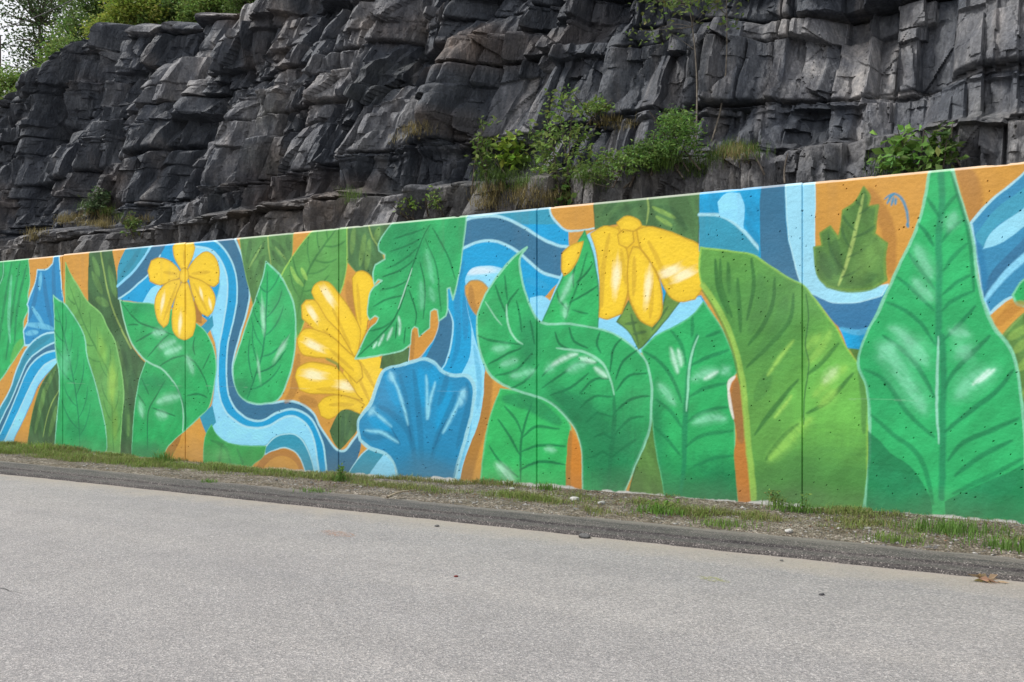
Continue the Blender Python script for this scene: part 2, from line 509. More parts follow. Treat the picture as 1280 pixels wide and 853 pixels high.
def blob(crop, c, rx, rz, ang, col, alpha, clip=None, streak=0.5):
    q = pts(crop, [c])[0]
    if clip is not None: win = clip.win
    else: win = window(np.array([[q[0] - rx, q[1] - rz], [q[0] + rx, q[1] + rz]]), max(rx, rz))
    x, z = WOB_U[win] - q[0], WOB_Z[win] - q[1]
    ca, sa = math.cos(math.radians(ang)), math.sin(math.radians(ang))
    xp, zp = x * ca + z * sa, -x * sa + z * ca
    e = (xp / rx) ** 2 + (zp / rz) ** 2
    if rx >= rz: st = fbm(xp * 4, zp * 34, 161, 3)         # bristle marks along the stroke
    else: st = fbm(xp * 34, zp * 4, 161, 3)
    if max(rx, rz) >= 0.28 and streak <= 0.5:              # broad worked-in shade
        a = np.clip(np.exp(-e * 1.1) * 1.5 - 0.25 + 0.30 * BR1[win] + 0.22 * st + 0.1 * BR3[win], 0, 1) * alpha
    else:                                                  # short loaded brush strokes
        a = np.clip(np.exp(-e * 1.3) * 1.5 - 0.28 + (0.18 + 0.25 * streak) * st + 0.08 * BR2[win], 0, 1) * alpha * (0.85 if col[2] > 220 or col[0] > 220 else 0.68)
    if clip is not None: a = a * clip.cov
    a = np.clip(a, 0, 1)[..., None]
    PCOL[win] = PCOL[win] * (1 - a) + lin(col) * a

def veins(s, crop, mid, n, ang=52, length=0.6, col=(34, 122, 78), w=0.015, midw=0.019, midcol=None, alpha=0.92, t0=0.06, t1=0.92, bend=46):
    """mid from base to tip; side veins curve towards the tip"""
    q = smooth(pts(crop, mid), False, 6)
    stroke('W', q, midw, midcol or col, alpha, s, soft=0.5)
    L = np.hypot(*(q[1:] - q[:-1]).T); cum = np.concatenate([[0], np.cumsum(L)]) / L.sum()
    for k in range(n):
        for side in (-1, 1):
            t = t0 + (t1 - t0) * (k + (0.0 if side < 0 else 0.45)) / n
            i = min(np.searchsorted(cum, t), len(q) - 2)
            o = q[i]; tg = q[i + 1] - q[max(i - 1, 0)]
            a0 = math.atan2(tg[1], tg[0]) + math.radians(side * (ang + 12 + random.uniform(-7, 7)))
            ln = length * (1 - 0.45 * t) * random.uniform(0.85, 1.1)
            pp = [o]; a = a0
            for m in range(5):
                pp.append(pp[-1] + np.array([math.cos(a), math.sin(a)]) * ln / 5); a -= side * math.radians(bend / 5)
            stroke('W', np.array(pp), w, col, alpha * random.uniform(0.75, 1), s, soft=0.4)

def vs_(s, crop, lst, w=0.015, col=(20, 104, 60), a=0.88):
    for p in lst: stroke(crop, p, w, col, a * random.uniform(0.8, 1), s, soft=0.4)
def hl_(s, crop, lst, w=0.05, col=(156, 222, 188), a=0.62):
    for p in lst:
        stroke(crop, p, w, col, a * 0.6, s, soft=1.2, streak=0.7)
        stroke(crop, p, w * 0.55, col, a * 0.75, s, soft=0.7, streak=0.7)

OR, ORD = (206, 148, 66), (166, 114, 52)
GR, GRD, GRV, GRO = (50, 166, 92), (36, 124, 76), (18, 100, 58), (124, 202, 160)
OL, OLD, OLO = (84, 118, 62), (62, 94, 54), (146, 172, 92)
LM, LMD, LMH, LMO = (104, 158, 70), (82, 130, 62), (156, 198, 84), (150, 198, 92)
NV, MB, LB, TL, LN = (60, 98, 142), (32, 146, 210), (150, 208, 248), (62, 138, 176), (178, 216, 238)
YE, YED, YEH = (240, 202, 58), (200, 158, 46), (255, 246, 206)

# ---- bare orange ground, then the painting from back to front
PCOL[:] = lin(OR) * (1 + 0.10 * BR1 + 0.07 * BR2)[..., None]

# invented continuation of the painting beyond the left and right edge of the photograph
for k, (u0, wd, hh, colr, nm) in enumerate([(-20.9, 0.8, 3.0, OL, 'olive'), (-22.6, 1.0, 3.2, GR, 'green'), (-25.2, 0.9, 2.6, LM, 'lime'), (-27.4, 1.1, 3.3, GR, 'green'),
                               (-30.2, 1.0, 2.9, OL, 'olive'), (-32.6, 1.1, 3.2, GR, 'green'), (-35.4, 1.1, 3.0, LM, 'lime'), (-37.0, 0.8, 2.6, GR, 'green'), (1.25, 0.75, 2.35, LM, 'lime'), (2.9, 0.9, 3.1, GR, 'green')]):
    s = shape('painted_leaf', 'W', [(u0, hh), (u0 + wd * .5, hh * .72), (u0 + wd, hh * .35), (u0 + wd * .7, -.05), (u0 - wd * .7, -.05), (u0 - wd, hh * .3), (u0 - wd * .55, hh * .7)], colr,
              GRO if colr == GR else LMO, 0.025)
    veins(s, 'W', [(u0, 0), (u0 + .05, hh * .5), (u0, hh * .95)], 6, col=GRV if colr == GR else OLD, length=0.9)

# ---- first panels
s = shape('painted_leaf', 'A', [(97, 88), (102, 150), (102, 180), (95, 220), (98, 265), (80, 310), (85, 385), (60, 420), (35, 460), (0, 510), (-60, 570), (-100, 560), (-120, 420), (-110, 250), (-70, 92)], GR, GRO, 0.02,
          label='broad green painted leaf at the left end')
for p_ in ([(70, 100), (50, 220), (20, 440)], [(90, 120), (60, 260), (50, 380)], [(40, 105), (20, 220), (-10, 420)], [(10, 100), (12, 150), (-10, 190)]):
    stroke('A', p_, 0.04, GRD, 0.75, s, streak=0.4)
stroke('A', [(40, 150), (30, 300), (35, 380)], 0.05, (120, 205, 165), 0.6, s, streak=0.6)
stroke('A', [(75, 375), (55, 410), (40, 455)], 0.10, (100, 180, 84), 0.8, s, streak=0.3)
stroke('A', [(12, 100), (10, 150), (-8, 195)], 0.014, GRO, 0.9, s)

s = shape('painted_petal', 'A', [(184, 82), (203, 80), (208, 150), (218, 250), (185, 222), (192, 345), (150, 352), (110, 385), (85, 390), (80, 340), (95, 310), (98, 265), (93, 250), (105, 215), (122, 170), (128, 130), (160, 128), (182, 110)], (52, 126, 190), LN, 0.02,
          label='blue painted petal with pale outline above the stream')
for p_ in ([(130, 160), (120, 230), (100, 300)], [(150, 150), (160, 230), (180, 330)], [(185, 110), (185, 200), (190, 320)]):
    stroke('A', p_, 0.06, (48, 104, 160), 0.7, s, streak=0.5)
for p_ in ([(140, 140), (136, 200)], [(90, 318), (150, 325), (185, 335)], [(88, 350), (130, 345)], [(110, 260), (150, 320)]):
    stroke('A', p_, 0.05, (120, 185, 225), 0.75, s, streak=0.7)

def band(crop, e0, e1, col, line=LN, lw=0.017, name=None, label=None, sid=None, var=0.12):
    s = shape(name, crop, list(e0) + list(e1)[::-1], col, None, label=label, sid=sid, var=var, corner=62)
    if line: stroke(crop, e0, lw, line, 0.92, taper=False)
    return s
e0 = [(194, 345), (150, 352), (110, 380), (80, 420), (55, 480), (35, 540), (0, 605), (-60, 720)]
e1 = [(194, 378), (150, 398), (100, 440), (70, 500), (45, 562), (0, 655), (-40, 730)]
e2 = [(194, 408), (150, 420), (110, 452), (80, 505), (50, 580), (25, 640), (0, 695), (-20, 732)]
e3 = [(196, 436), (150, 460), (120, 500), (90, 560), (60, 625), (30, 690), (8, 732)]
e4 = [(198, 450), (160, 490), (130, 530), (110, 580), (82, 645), (52, 705), (42, 740)]
s0 = band('A', e0, e1, TL, name='painted_stream', label='curving blue painted stream at the left end')
for p_ in ([(170, 360), (110, 400), (70, 470)], [(60, 510), (20, 600)]): stroke('A', p_, 0.06, (58, 118, 150), 0.6, s0, streak=0.6)
band('A', e1, e2, NV, sid=s0.id); band('A', e2, e3, MB, sid=s0.id); band('A', e3, e4, LB, sid=s0.id)
stroke('A', e4, 0.012, MB, 0.7)
s = shape('painted_leaf', 'A', [(198, 450), (205, 520), (197, 640), (188, 742), (94, 738), (105, 660), (120, 590), (140, 530), (165, 490)], OLD, OL, 0.015, label='dark olive painted leaf at the wall foot')
stroke('A', [(205, 540), (170, 610), (148, 705)], 0.016, OLO, 0.8, s)
for p_ in ([(190, 470), (150, 560), (120, 690)], [(195, 600), (170, 700)], [(150, 540), (145, 600)]): stroke('A', p_, 0.06, (104, 142, 74), 0.6, s, streak=0.6)
s = shape('painted_leaf', 'A', [(306, 60), (383, 48), (395, 110), (402, 160), (407, 200), (415, 262), (432, 335), (452, 390), (480, 430), (510, 460), (480, 520), (460, 620), (452, 790), (405, 780), (418, 640), (425, 550), (415, 470), (395, 380), (370, 330), (345, 280), (302, 240), (303, 150)], OLD, None, label='tall dark olive painted leaf with pale midrib')
stroke('A', [(345, 62), (360, 150), (380, 240), (410, 320), (450, 400)], 0.020, OLO, 0.85, s, taper=False)
for p_ in ([(320, 90), (340, 150)], [(318, 140), (350, 210)], [(330, 230), (372, 250)], [(400, 380), (430, 520), (440, 700)], [(375, 120), (398, 220)]): stroke('A', p_, 0.07, (96, 134, 70), 0.65, s, streak=0.6)
for p_ in ([(430, 420), (425, 560), (425, 750)], [(460, 480), (440, 620)]): stroke('A', p_, 0.10, (52, 82, 50), 0.6, s, streak=0.5)
s = shape('painted_leaf', 'A', [(225, 105), (245, 150), (275, 200), (300, 240), (345, 280), (370, 330), (395, 380), (415, 470), (425, 550), (418, 640), (412, 762), (366, 758), (365, 690), (345, 590), (325, 510), (300, 430), (290, 360), (260, 300), (225, 250)], (98, 160, 80), (132, 192, 110), 0.018, label='slender lime green painted leaf')
veins(s, 'A', [(390, 755), (385, 600), (375, 490), (340, 420), (290, 320), (240, 190)], 7, ang=40, length=0.55, col=(70, 126, 62))
blob('A', (385, 520), 0.14, 0.4, 0, (150, 194, 84), 0.8, s); blob('A', (350, 400), 0.14, 0.3, 20, (134, 188, 86), 0.8, s); blob('A', (395, 660), 0.12, 0.3, 0, (120, 160, 70), 0.7, s)
s = shape('painted_leaf', 'A', [(183, 218), (200, 235), (225, 250), (260, 300), (290, 360), (300, 430), (325, 510), (345, 590), (362, 670), (368, 740), (358, 762), (188, 748), (195, 650), (203, 560), (203, 480), (195, 440), (188, 360), (187, 290)], (54, 168, 96), (136, 206, 176), 0.02, label='green painted leaf crossed by the leftmost wall joint')
veins(s, 'A', [(275, 745), (270, 640), (255, 520), (225, 380), (195, 260)], 6, ang=42, length=0.75)
blob('A', (225, 450), 0.2, 0.3, 0, (104, 196, 146), 0.7, s); blob('A', (260, 690), 0.4, 0.25, 0, GRD, 0.5, s)

# ---- stream round the first flower
f0 = [(72, 140), (108, 70), (150, 60)]
s0 = shape('painted_stream', 'B', [(74, 140), (108, 66), (190, 58), (162, 110), (122, 162), (72, 207)], TL, None, label='looping blue painted stream around the small yellow flower')
stroke('B', [(150, 80), (110, 140), (80, 180)], 0.06, (56, 116, 148), 0.6, s0, streak=0.5)
shape(None, 'B', [(72, 207), (122, 162), (162, 110), (190, 58), (250, 55), (215, 105), (178, 165), (120, 218), (74, 250)], NV, None, sid=s0.id)
shape(None, 'B', [(76, 252), (120, 218), (178, 165), (215, 105), (250, 52), (330, 46), (420, 40), (420, 200), (380, 330), (340, 300), (200, 270)], MB, None, sid=s0.id)
shape(None, 'B', [(155, 262), (185, 215), (215, 200), (225, 240), (200, 270)], LB, None, sid=s0.id)
n0 = [(455, 36), (482, 95), (502, 170), (512, 240), (500, 300), (480, 370), (460, 440), (455, 490), (465, 540), (490, 580), (522, 598), (560, 606)]
n1 = [(378, 44), (420, 75), (450, 120), (468, 180), (470, 240), (460, 310), (440, 400), (435, 470), (440, 560), (460, 610), (490, 640), (522, 656), (560, 662)]
n2 = [(330, 75), (380, 85), (412, 115), (432, 160), (438, 220), (430, 300), (412, 400), (406, 480), (410, 560), (430, 622), (470, 660), (512, 680), (560, 686)]
n3 = [(300, 120), (370, 130), (400, 160), (412, 200), (396, 270), (376, 330), (402, 420), (398, 520), (388, 600), (372, 640), (382, 690), (420, 725), (480, 737), (560, 742)]
def B2C(e): return [((x / 2.6656 + 120 - 280) * 2.585, (y / 2.6656 + 280 - 270) * 2.585) for x, y in e]
# the four edges run on through the next crop
c0 = B2C(n0)[:-1] + [(150, 605), (210, 598), (255, 610), (290, 640), (310, 680), (335, 720), (365, 755), (392, 757), (415, 730), (440, 695)]
c1 = B2C(n1)[:-1] + [(130, 660), (170, 637), (220, 625), (260, 637), (290, 667), (310, 712), (325, 760), (332, 840)]
c2 = B2C(n2)[:-1] + [(140, 681), (180, 657), (220, 648), (250, 660), (278, 692), (294, 740), (308, 840)]
c3 = B2C(n3)[:-1] + [(132, 742), (155, 720), (190, 705), (222, 705), (250, 720), (270, 750), (285, 800), (292, 840)]
shape(None, 'C', c0 + [(440, 760), (400, 840), (332, 840)] + c1[::-1], NV, None, sid=s0.id, corner=62)
s1 = shape(None, 'C', c1 + c2[::-1], MB, None, sid=s0.id, corner=62)
s2 = shape(None, 'C', c2 + c3[::-1], LB, None, sid=s0.id, corner=62)
for e in (c0, c1, c2): stroke('C', e, 0.017, LN, 0.92, taper=False)
stroke('C', c3, 0.012, (120, 180, 214), 0.8, taper=False)
stroke('B', [(72, 207), (122, 162), (162, 110), (190, 62)], 0.024, LB, 0.9, taper=False)
stroke('B', [(76, 250), (120, 218), (178, 165), (215, 105)], 0.016, LN, 0.9, taper=False)
stroke('B', [(200, 240), (160, 262)], 0.03, LB, 0.8)
st = shape(None, 'C', [(133, 772), (134, 750), (160, 720), (200, 705), (235, 710), (265, 745), (285, 800), (294, 840), (266, 840), (250, 790), (225, 760), (190, 748), (155, 760)], TL, LN, 0.012, sid=s0.id)
st = shape(None, 'B', [(344, 640), (388, 605), (400, 660), (366, 700)], TL, None, sid=s0.id)
shape(None, 'B', [(348, 345), (388, 305), (392, 340), (368, 372)], TL, None, sid=s0.id)
# stream meets the shell
st = shape('painted_stream', 'C', [(398, 840), (430, 790), (468, 752), (500, 752), (522, 765), (490, 810), (462, 855)], TL, LN, 0.012, label='small teal and pale blue painted stream bend under the shell')
shape(None, 'C', [(522, 765), (545, 790), (560, 850), (458, 855), (490, 805)], LB, None, sid=st.id)

# ---- leaves behind the small flower
s = shape('painted_leaf', 'B', [(80, 255), (120, 262), (200, 268), (260, 290), (330, 330), (365, 360), (390, 410), (400, 470), (393, 540), (376, 610), (342, 645), (300, 685), (240, 740), (222, 785), (118, 775), (122, 690), (130, 600), (145, 520), (166, 458), (120, 400), (95, 330)], GR, GRO, 0.013, label='folded green painted leaf under the small yellow flower')
vs_(s, 'R', [[(25, 30), (110, 130), (200, 165), (300, 200)], [(60, 150), (85, 146), (112, 146)], [(100, 235), (170, 195), (205, 180)], [(160, 310), (230, 230), (270, 195)], [(220, 360), (280, 320), (348, 305)], [(350, 310), (400, 340), (450, 420), (470, 490)], [(400, 210), (392, 260), (402, 300)], [(480, 290), (440, 370)], [(360, 505), (420, 500), (465, 520)], [(160, 780), (160, 620), (175, 560), (250, 430)], [(110, 500), (150, 560)], [(185, 570), (240, 590), (300, 610)], [(130, 420), (165, 500)]], 0.016)
hl_(s, 'R', [[(190, 190), (250, 185)], [(220, 260), (300, 230)], [(250, 290), (330, 265)], [(360, 310), (390, 390)], [(210, 540), (260, 520), (320, 512)], [(120, 540), (135, 610)], [(205, 600), (255, 610)]], 0.075)
blob('R', (180, 440), 0.6, 0.16, 0, GRD, 0.6, s, 0.3); blob('R', (150, 790), 0.5, 0.2, 0, GRD, 0.6, s, 0.3); blob('R', (120, 60), 0.5, 0.14, 0, GRD, 0.5, s, 0.3)
stroke('B', [(80, 255), (95, 330), (120, 400), (165, 455), (215, 480), (250, 515), (275, 560), (290, 620), (288, 690)], 0.016, (150, 210, 180), 0.95, taper=False)
stroke('B', [(255, 525), (282, 575), (298, 630), (296, 690)], 0.02, GRD, 0.7, s)
shape(None, 'B', [(224, 790), (242, 742), (285, 700), (275, 735), (240, 790)], ORD, None, sid=0)
s = shape('painted_leaf', 'B', [(385, 668), (400, 700), (430, 725), (480, 738), (566, 742), (556, 778), (525, 800), (505, 830), (358, 805), (362, 715)], (56, 158, 76), (96, 184, 120), 0.012, label='low bright green painted leaf beneath the pale stream')
for p_ in ([(380, 720), (430, 745), (450, 800)], [(420, 740), (410, 800)], [(470, 750), (490, 800)]): stroke('B', p_, 0.03, (44, 132, 66), 0.8, s, streak=0.4)
blob('B', (420, 770), 0.2, 0.12, 0, (110, 190, 110), 0.5, s)
s = shape(None, 'C', [(90, 838), (130, 776), (190, 752), (228, 768), (250, 800), (258, 838)], (182, 122, 56), None, sid=0)
shape(None, 'C', [(110, 838), (150, 790), (195, 775), (235, 800), (246, 838)], OR, None, sid=0)

# ---- small flower
def petal(crop, p, fl, hl=None, sh=None, hr=(0.09, 0.2), ha=0):
    s = shape(None, crop, p, YE, (190, 146, 38), 0.011, sid=fl, var=0.08, sub='petal')
    if sh:
        for q in sh: stroke(crop, q, 0.03, YED, 0.55, s, streak=0.4)
    if hl:
        for q in hl: blob(crop, q, hr[0] * 0.8, hr[1] * 0.8, ha, YEH, 0.95, s, 0.6)
    edge = np.clip(1 - s.sd / 0.07, 0, 1) * s.cov * 0.35
    PCOL[s.win] = PCOL[s.win] * (1 - edge[..., None]) + lin(YED) * edge[..., None]
    return s
shape(None, 'B', [(330, 235), (352, 290), (352, 332), (334, 328), (325, 280)], ORD, None, sid=0)
s = shape('painted_flower', 'B', [(285, 165), (300, 165), (300, 180), (285, 180)], YE, label='small yellow painted flower with six petals')
fl = s.id
petal('B', [(285, 158), (262, 112), (256, 78), (270, 58), (295, 52), (320, 58), (330, 80), (320, 115), (302, 158)], fl, None, [[(295, 140), (293, 90)]])
petal('B', [(284, 164), (255, 130), (215, 113), (185, 122), (172, 155), (180, 190), (215, 204), (255, 190), (282, 178)], fl, None, [[(270, 168), (225, 160)]])
petal('B', [(303, 160), (330, 115), (365, 93), (395, 108), (411, 150), (408, 195), (390, 209), (350, 190), (308, 172)], fl, None, [[(320, 165), (380, 160)]])
petal('B', [(284, 182), (240, 195), (205, 230), (196, 270), (205, 320), (225, 346), (240, 330), (250, 280), (278, 210)], fl, [(222, 260)], [[(270, 200), (225, 320)]], (0.07, 0.22), -15)
petal('B', [(308, 176), (350, 188), (385, 215), (398, 250), (390, 290), (372, 309), (345, 290), (322, 235)], fl, [(380, 265), (350, 230)], [[(325, 200), (370, 290)]], (0.05, 0.14), 20)
petal('B', [(285, 195), (270, 230), (255, 290), (254, 345), (270, 375), (295, 386), (322, 372), (333, 330), (330, 280), (315, 220), (306, 195)], fl, [(280, 330)], [[(298, 220), (300, 300)]], (0.07, 0.24), -5)
petal('B', [(278, 172), (284, 152), (296, 147), (307, 155), (309, 175), (302, 192), (290, 196), (280, 188)], fl)

# ---- panel two/three
s = shape('painted_leaf', 'C', [(48, 55), (222, 35), (218, 130), (185, 195), (150, 260), (96, 298), (76, 215), (60, 140)], (86, 128, 70), (120, 158, 84), 0.012, label='olive painted leaf hanging from the wall top')
stroke('C', [(140, 45), (143, 100), (152, 165)], 0.014, OLO, 0.9, s)
for p_ in ([(128, 90), (90, 150)], [(130, 130), (100, 200)], [(155, 80), (195, 120)], [(155, 115), (190, 160)], [(85, 80), (75, 150)], [(205, 60), (210, 110)]): stroke('C', p_, 0.05, OLD, 0.6, s, streak=0.5)
for p_ in ([(120, 95), (80, 170)], [(165, 100), (200, 140)]): stroke('C', p_, 0.02, (128, 164, 90), 0.7, s, streak=0.5)
s = shape('painted_leaf', 'C', [(312, 22), (397, 15), (397, 150), (386, 215), (375, 250), (300, 260), (262, 330), (240, 400), (228, 365), (222, 270), (185, 192), (215, 140)], (92, 154, 76), LMO, 0.016, label='lime green painted leaf above the yellow petals')
veins(s, 'C', [(235, 330), (265, 200), (300, 130), (368, 35)], 5, ang=52, length=0.6, col=(62, 118, 58))
for p_ in ([(215, 165), (240, 215)], [(250, 170), (268, 205)], [(225, 190), (255, 225)]): stroke('C', p_, 0.035, (150, 200, 96), 0.8, s, streak=0.5)
blob('C', (250, 300), 0.15, 0.4, 0, (74, 128, 60), 0.7, s)
s = shape('painted_leaf', 'C', [(135, 150), (180, 190), (210, 245), (226, 290), (231, 370), (226, 450), (206, 530), (176, 592), (130, 606), (90, 604), (55, 586), (35, 545), (30, 490), (40, 450), (60, 390), (80, 330), (105, 260), (125, 200)], (56, 172, 98), (140, 210, 180), 0.018, label='upright green painted leaf left of the yellow petals')
veins(s, 'C', [(75, 592), (100, 520), (125, 440), (135, 330), (140, 180)], 6, ang=45, length=0.75)
blob('C', (125, 320), 0.06, 0.28, 5, (180, 232, 206), 0.95, s, 0.7); blob('C', (185, 430), 0.06, 0.22, -40, (190, 236, 212), 0.9, s, 0.7); blob('C', (112, 490), 0.04, 0.2, 10, (170, 228, 196), 0.9, s, 0.7)
blob('C', (60, 560), 0.3, 0.2, 0, GRD, 0.6, s)
s = shape('painted_leaf', 'C', [(399, 15), (572, 0), (525, 70), (508, 100), (516, 140), (492, 160), (490, 215), (470, 195), (430, 182), (400, 150)], (72, 108, 62), (104, 142, 78), 0.012, label='dark olive painted leaf wedged behind the ragged green leaf')
stroke('C', [(463, 20), (480, 70), (512, 118)], 0.013, OLO, 0.9, s)
for p_ in ([(455, 60), (440, 160)], [(470, 80), (460, 170)], [(500, 40), (490, 80)], [(420, 40), (412, 120)]): stroke('C', p_, 0.05, (112, 148, 76), 0.6, s, streak=0.6)
for p_ in ([(240, 450), (225, 560), (200, 600)], [(400, 215), (420, 320)], [(245, 590), (300, 610)]): stroke('C', p_, 0.08, ORD, 0.65, streak=0.3)
s = shape('painted_flower', 'C', [(422, 450), (500, 452), (513, 480), (502, 560), (482, 602), (440, 645), (400, 625), (402, 575), (385, 520), (395, 470)], YE, label='large yellow painted bloom with long rounded petals')
fl = s.id
for p_ in ([(420, 480), (470, 600)], [(440, 470), (490, 560)], [(400, 500), (440, 620)]): stroke('C', p_, 0.03, YED, 0.6, s, streak=0.4)
petal('C', [(414, 200), (430, 181), (455, 180), (476, 198), (486, 225), (472, 280), (470, 320), (478, 338), (490, 320), (499, 328), (482, 355), (465, 362), (452, 390), (440, 420), (430, 340), (418, 260)], fl, None, [[(430, 220), (442, 350)]])
petal('C', [(290, 226), (310, 212), (340, 217), (365, 245), (400, 290), (430, 340), (442, 380), (432, 440), (415, 462), (370, 410), (330, 340), (295, 275), (283, 245)], fl, [(335, 258)], [[(350, 300), (410, 430)]], (0.28, 0.10), -50)
petal('C', [(250, 290), (265, 271), (295, 275), (330, 330), (372, 375), (412, 440), (425, 470), (380, 440), (330, 400), (280, 358), (252, 330)], fl, [(285, 315)], [[(320, 370), (400, 440)]], (0.22, 0.08), -50)
petal('C', [(240, 390), (260, 367), (300, 369), (350, 393), (402, 440), (440, 475), (450, 520), (430, 540), (390, 500), (350, 464), (290, 457), (253, 447), (238, 415)], fl, [(290, 420)], [[(340, 430), (420, 500)]], (0.3, 0.10), -20)
petal('C', [(229, 520), (240, 490), (275, 474), (320, 477), (362, 490), (392, 520), (430, 575), (450, 600), (400, 582), (350, 575), (280, 574), (243, 562)], fl, [(290, 515), (400, 550)], [[(300, 560), (380, 560)]], (0.34, 0.12), -5)
petal('C', [(303, 612), (325, 587), (370, 578), (420, 590), (455, 612), (440, 640), (395, 625), (342, 657), (313, 647)], fl, None, [[(340, 610), (420, 610)]])
stroke('C', [(330, 462), (365, 478), (372, 500)], 0.02, (120, 140, 60), 0.8)
s = shape('painted_leaf', 'C', [(340, 695), (368, 640), (400, 626), (442, 642), (432, 690), (400, 732), (373, 757), (352, 728)], (72, 104, 58), None, label='small dark olive painted leaf beneath the yellow bloom')
for p_ in ([(385, 640), (380, 730)], [(410, 640), (395, 710)]): stroke('C', p_, 0.04, (52, 82, 50), 0.6, s, streak=0.5)

# ---- stream right of the ragged leaf
s0 = shape('painted_stream', 'D', [(345, 20), (520, 10), (640, 0), (640, 200), (520, 330), (400, 420), (410, 560), (395, 640), (360, 740), (336, 830), (300, 830), (200, 470), (260, 380)], MB, None, label='wide blue painted stream running down beside the shell')
for p_ in ([(345, 180), (325, 260), (330, 400), (310, 480)], [(350, 260), (350, 400)]): stroke('D', p_, 0.05, (40, 112, 172), 0.5, s0, streak=0.6)
shape(None, 'D', [(350, 30), (440, 20), (620, 0), (620, 70), (520, 70), (470, 48), (420, 46), (385, 55), (358, 80)], TL, None, sid=s0.id)
shape(None, 'D', [(298, 310), (312, 350), (308, 410), (292, 465), (276, 490), (230, 465), (262, 400), (276, 340)], NV, None, sid=s0.id)
stroke('D', [(300, 312), (314, 352), (310, 412), (294, 468), (280, 490)], 0.013, LN, 0.9)
s = shape(None, 'D', [(350, 225), (370, 197), (420, 190), (465, 200), (440, 240), (420, 262), (398, 240), (366, 234), (352, 250)], LB, None, sid=s0.id)
blob('D', (390, 205), 0.3, 0.06, 0, (214, 234, 246), 0.9, s)
shape(None, 'D', [(348, 262), (360, 330), (378, 400), (400, 470), (408, 530), (398, 620), (365, 720), (338, 830), (306, 830), (345, 700), (370, 600), (378, 540), (355, 505), (340, 500), (362, 450), (367, 380), (357, 320)], LB, None, sid=s0.id)
for p_ in ([(375, 420), (390, 520), (385, 600)], [(365, 640), (330, 780)]): stroke('D', p_, 0.04, (110, 176, 222), 0.7, streak=0.7)
s = shape(None, 'D', [(349, 248), (368, 232), (400, 238), (424, 265), (408, 300), (387, 340), (366, 312), (350, 272)], OR, (150, 140, 110), 0.012, sid=0)
stroke('D', [(365, 250), (370, 300), (385, 325)], 0.05, ORD, 0.7, s)
s = shape(None, 'D', [(405, 495), (455, 535), (428, 620), (408, 720), (402, 835), (328, 835), (350, 740), (385, 650), (400, 580)], OR, None, sid=0)
stroke('D', [(410, 520), (400, 620), (365, 740), (345, 830)], 0.10, ORD, 0.85, s, taper=False)
# navy and blue arcs over the bent leaf
shape(None, 'E', [(0, 80), (20, 72), (90, 67), (150, 88), (205, 124), (250, 145), (305, 152), (292, 180), (268, 236), (215, 221), (180, 192), (130, 152), (80, 135), (30, 140), (-20, 165), (-18, 120)], NV, None, sid=s0.id)
for e in ([(-8, 85), (20, 72), (90, 67), (150, 88), (205, 124), (250, 145), (305, 152)], [(-20, 165), (30, 140), (80, 135), (130, 152), (180, 192), (215, 221), (268, 236)]): stroke('E', e, 0.018, LN, 0.92, taper=False)
shape(None, 'E', [(180, 290), (215, 284), (242, 302), (222, 352), (206, 362), (185, 335)], LB, None, sid=s0.id)
stroke('E', [(170, 240), (230, 260)], 0.06, (64, 150, 208), 0.6, s0)
s = shape(None, 'E', [(231, 30), (356, 10), (362, 98), (330, 104), (282, 106), (252, 82), (238, 60)], OR, LN, 0.017, sid=0)
shape(None, 'E', [(366, 340), (440, 330), (450, 400), (410, 392), (366, 378)], LB, None, sid=s0.id)
shape(None, 'E', [(212, 345), (240, 290), (300, 150), (385, 90), (385, 330), (470, 380), (530, 420), (470, 440), (366, 385), (212, 366)], LB, None, sid=s0.id)
st = shape('painted_stream', 'F', [(196, 425), (262, 366), (310, 306), (365, 292), (380, 318), (345, 345), (295, 374), (245, 402)], LB, MB, 0.012, label='pale blue painted ribbon under the drooping flower')
shape(None, 'F', [(250, 240), (275, 260), (285, 300), (262, 330)], MB, None, sid=st.id)
s = shape('painted_leaf', 'F', [(148, 358), (165, 330), (178, 305), (210, 350), (240, 372), (264, 330), (276, 280), (312, 306), (262, 370), (216, 422), (204, 430), (180, 385)], (100, 136, 62), (76, 108, 52), 0.012, label='small olive painted leaf under the drooping flower')
for p_ in ([(185, 340), (205, 420)], [(170, 365), (200, 360)], [(190, 390), (225, 385)], [(240, 380), (280, 320)]): stroke('F', p_, 0.018, (64, 92, 50), 0.8, s)

# ---- ragged green leaf and the shell
s = shape(None, 'D', [(184, 450), (190, 415), (198, 372), (216, 388), (250, 372), (254, 322), (273, 330), (266, 370), (242, 420), (216, 466), (188, 470)], OR, None, sid=0)
stroke('D', [(260, 340), (245, 400), (215, 460)], 0.05, ORD, 0.7, s)
shape(None, 'D', [(68, 350), (90, 335), (98, 345), (82, 368), (66, 372)], (214, 150, 60), ORD, 0.01, sid=0)
s = shape('painted_leaf', 'D', [(104, 485), (110, 450), (130, 432), (192, 425), (188, 468), (165, 475), (125, 488)], (72, 100, 54), None, label='scrap of dark olive painted leaf above the shell')
s = shape(None, 'L', [(315, 870), (325, 740), (335, 665), (350, 643), (372, 652), (376, 700), (435, 650), (440, 556), (462, 543), (482, 552), (487, 612), (470, 690), (420, 770), (350, 850)], (208, 146, 64), (168, 196, 200), 0.010, sid=0)
stroke('L', [(345, 680), (340, 760), (335, 840)], 0.035, ORD, 0.7, s)
shape(None, 'L', [(95, 640), (118, 590), (140, 580), (155, 592), (135, 630), (100, 655)], (208, 140, 56), ORD, 0.008, sid=0)
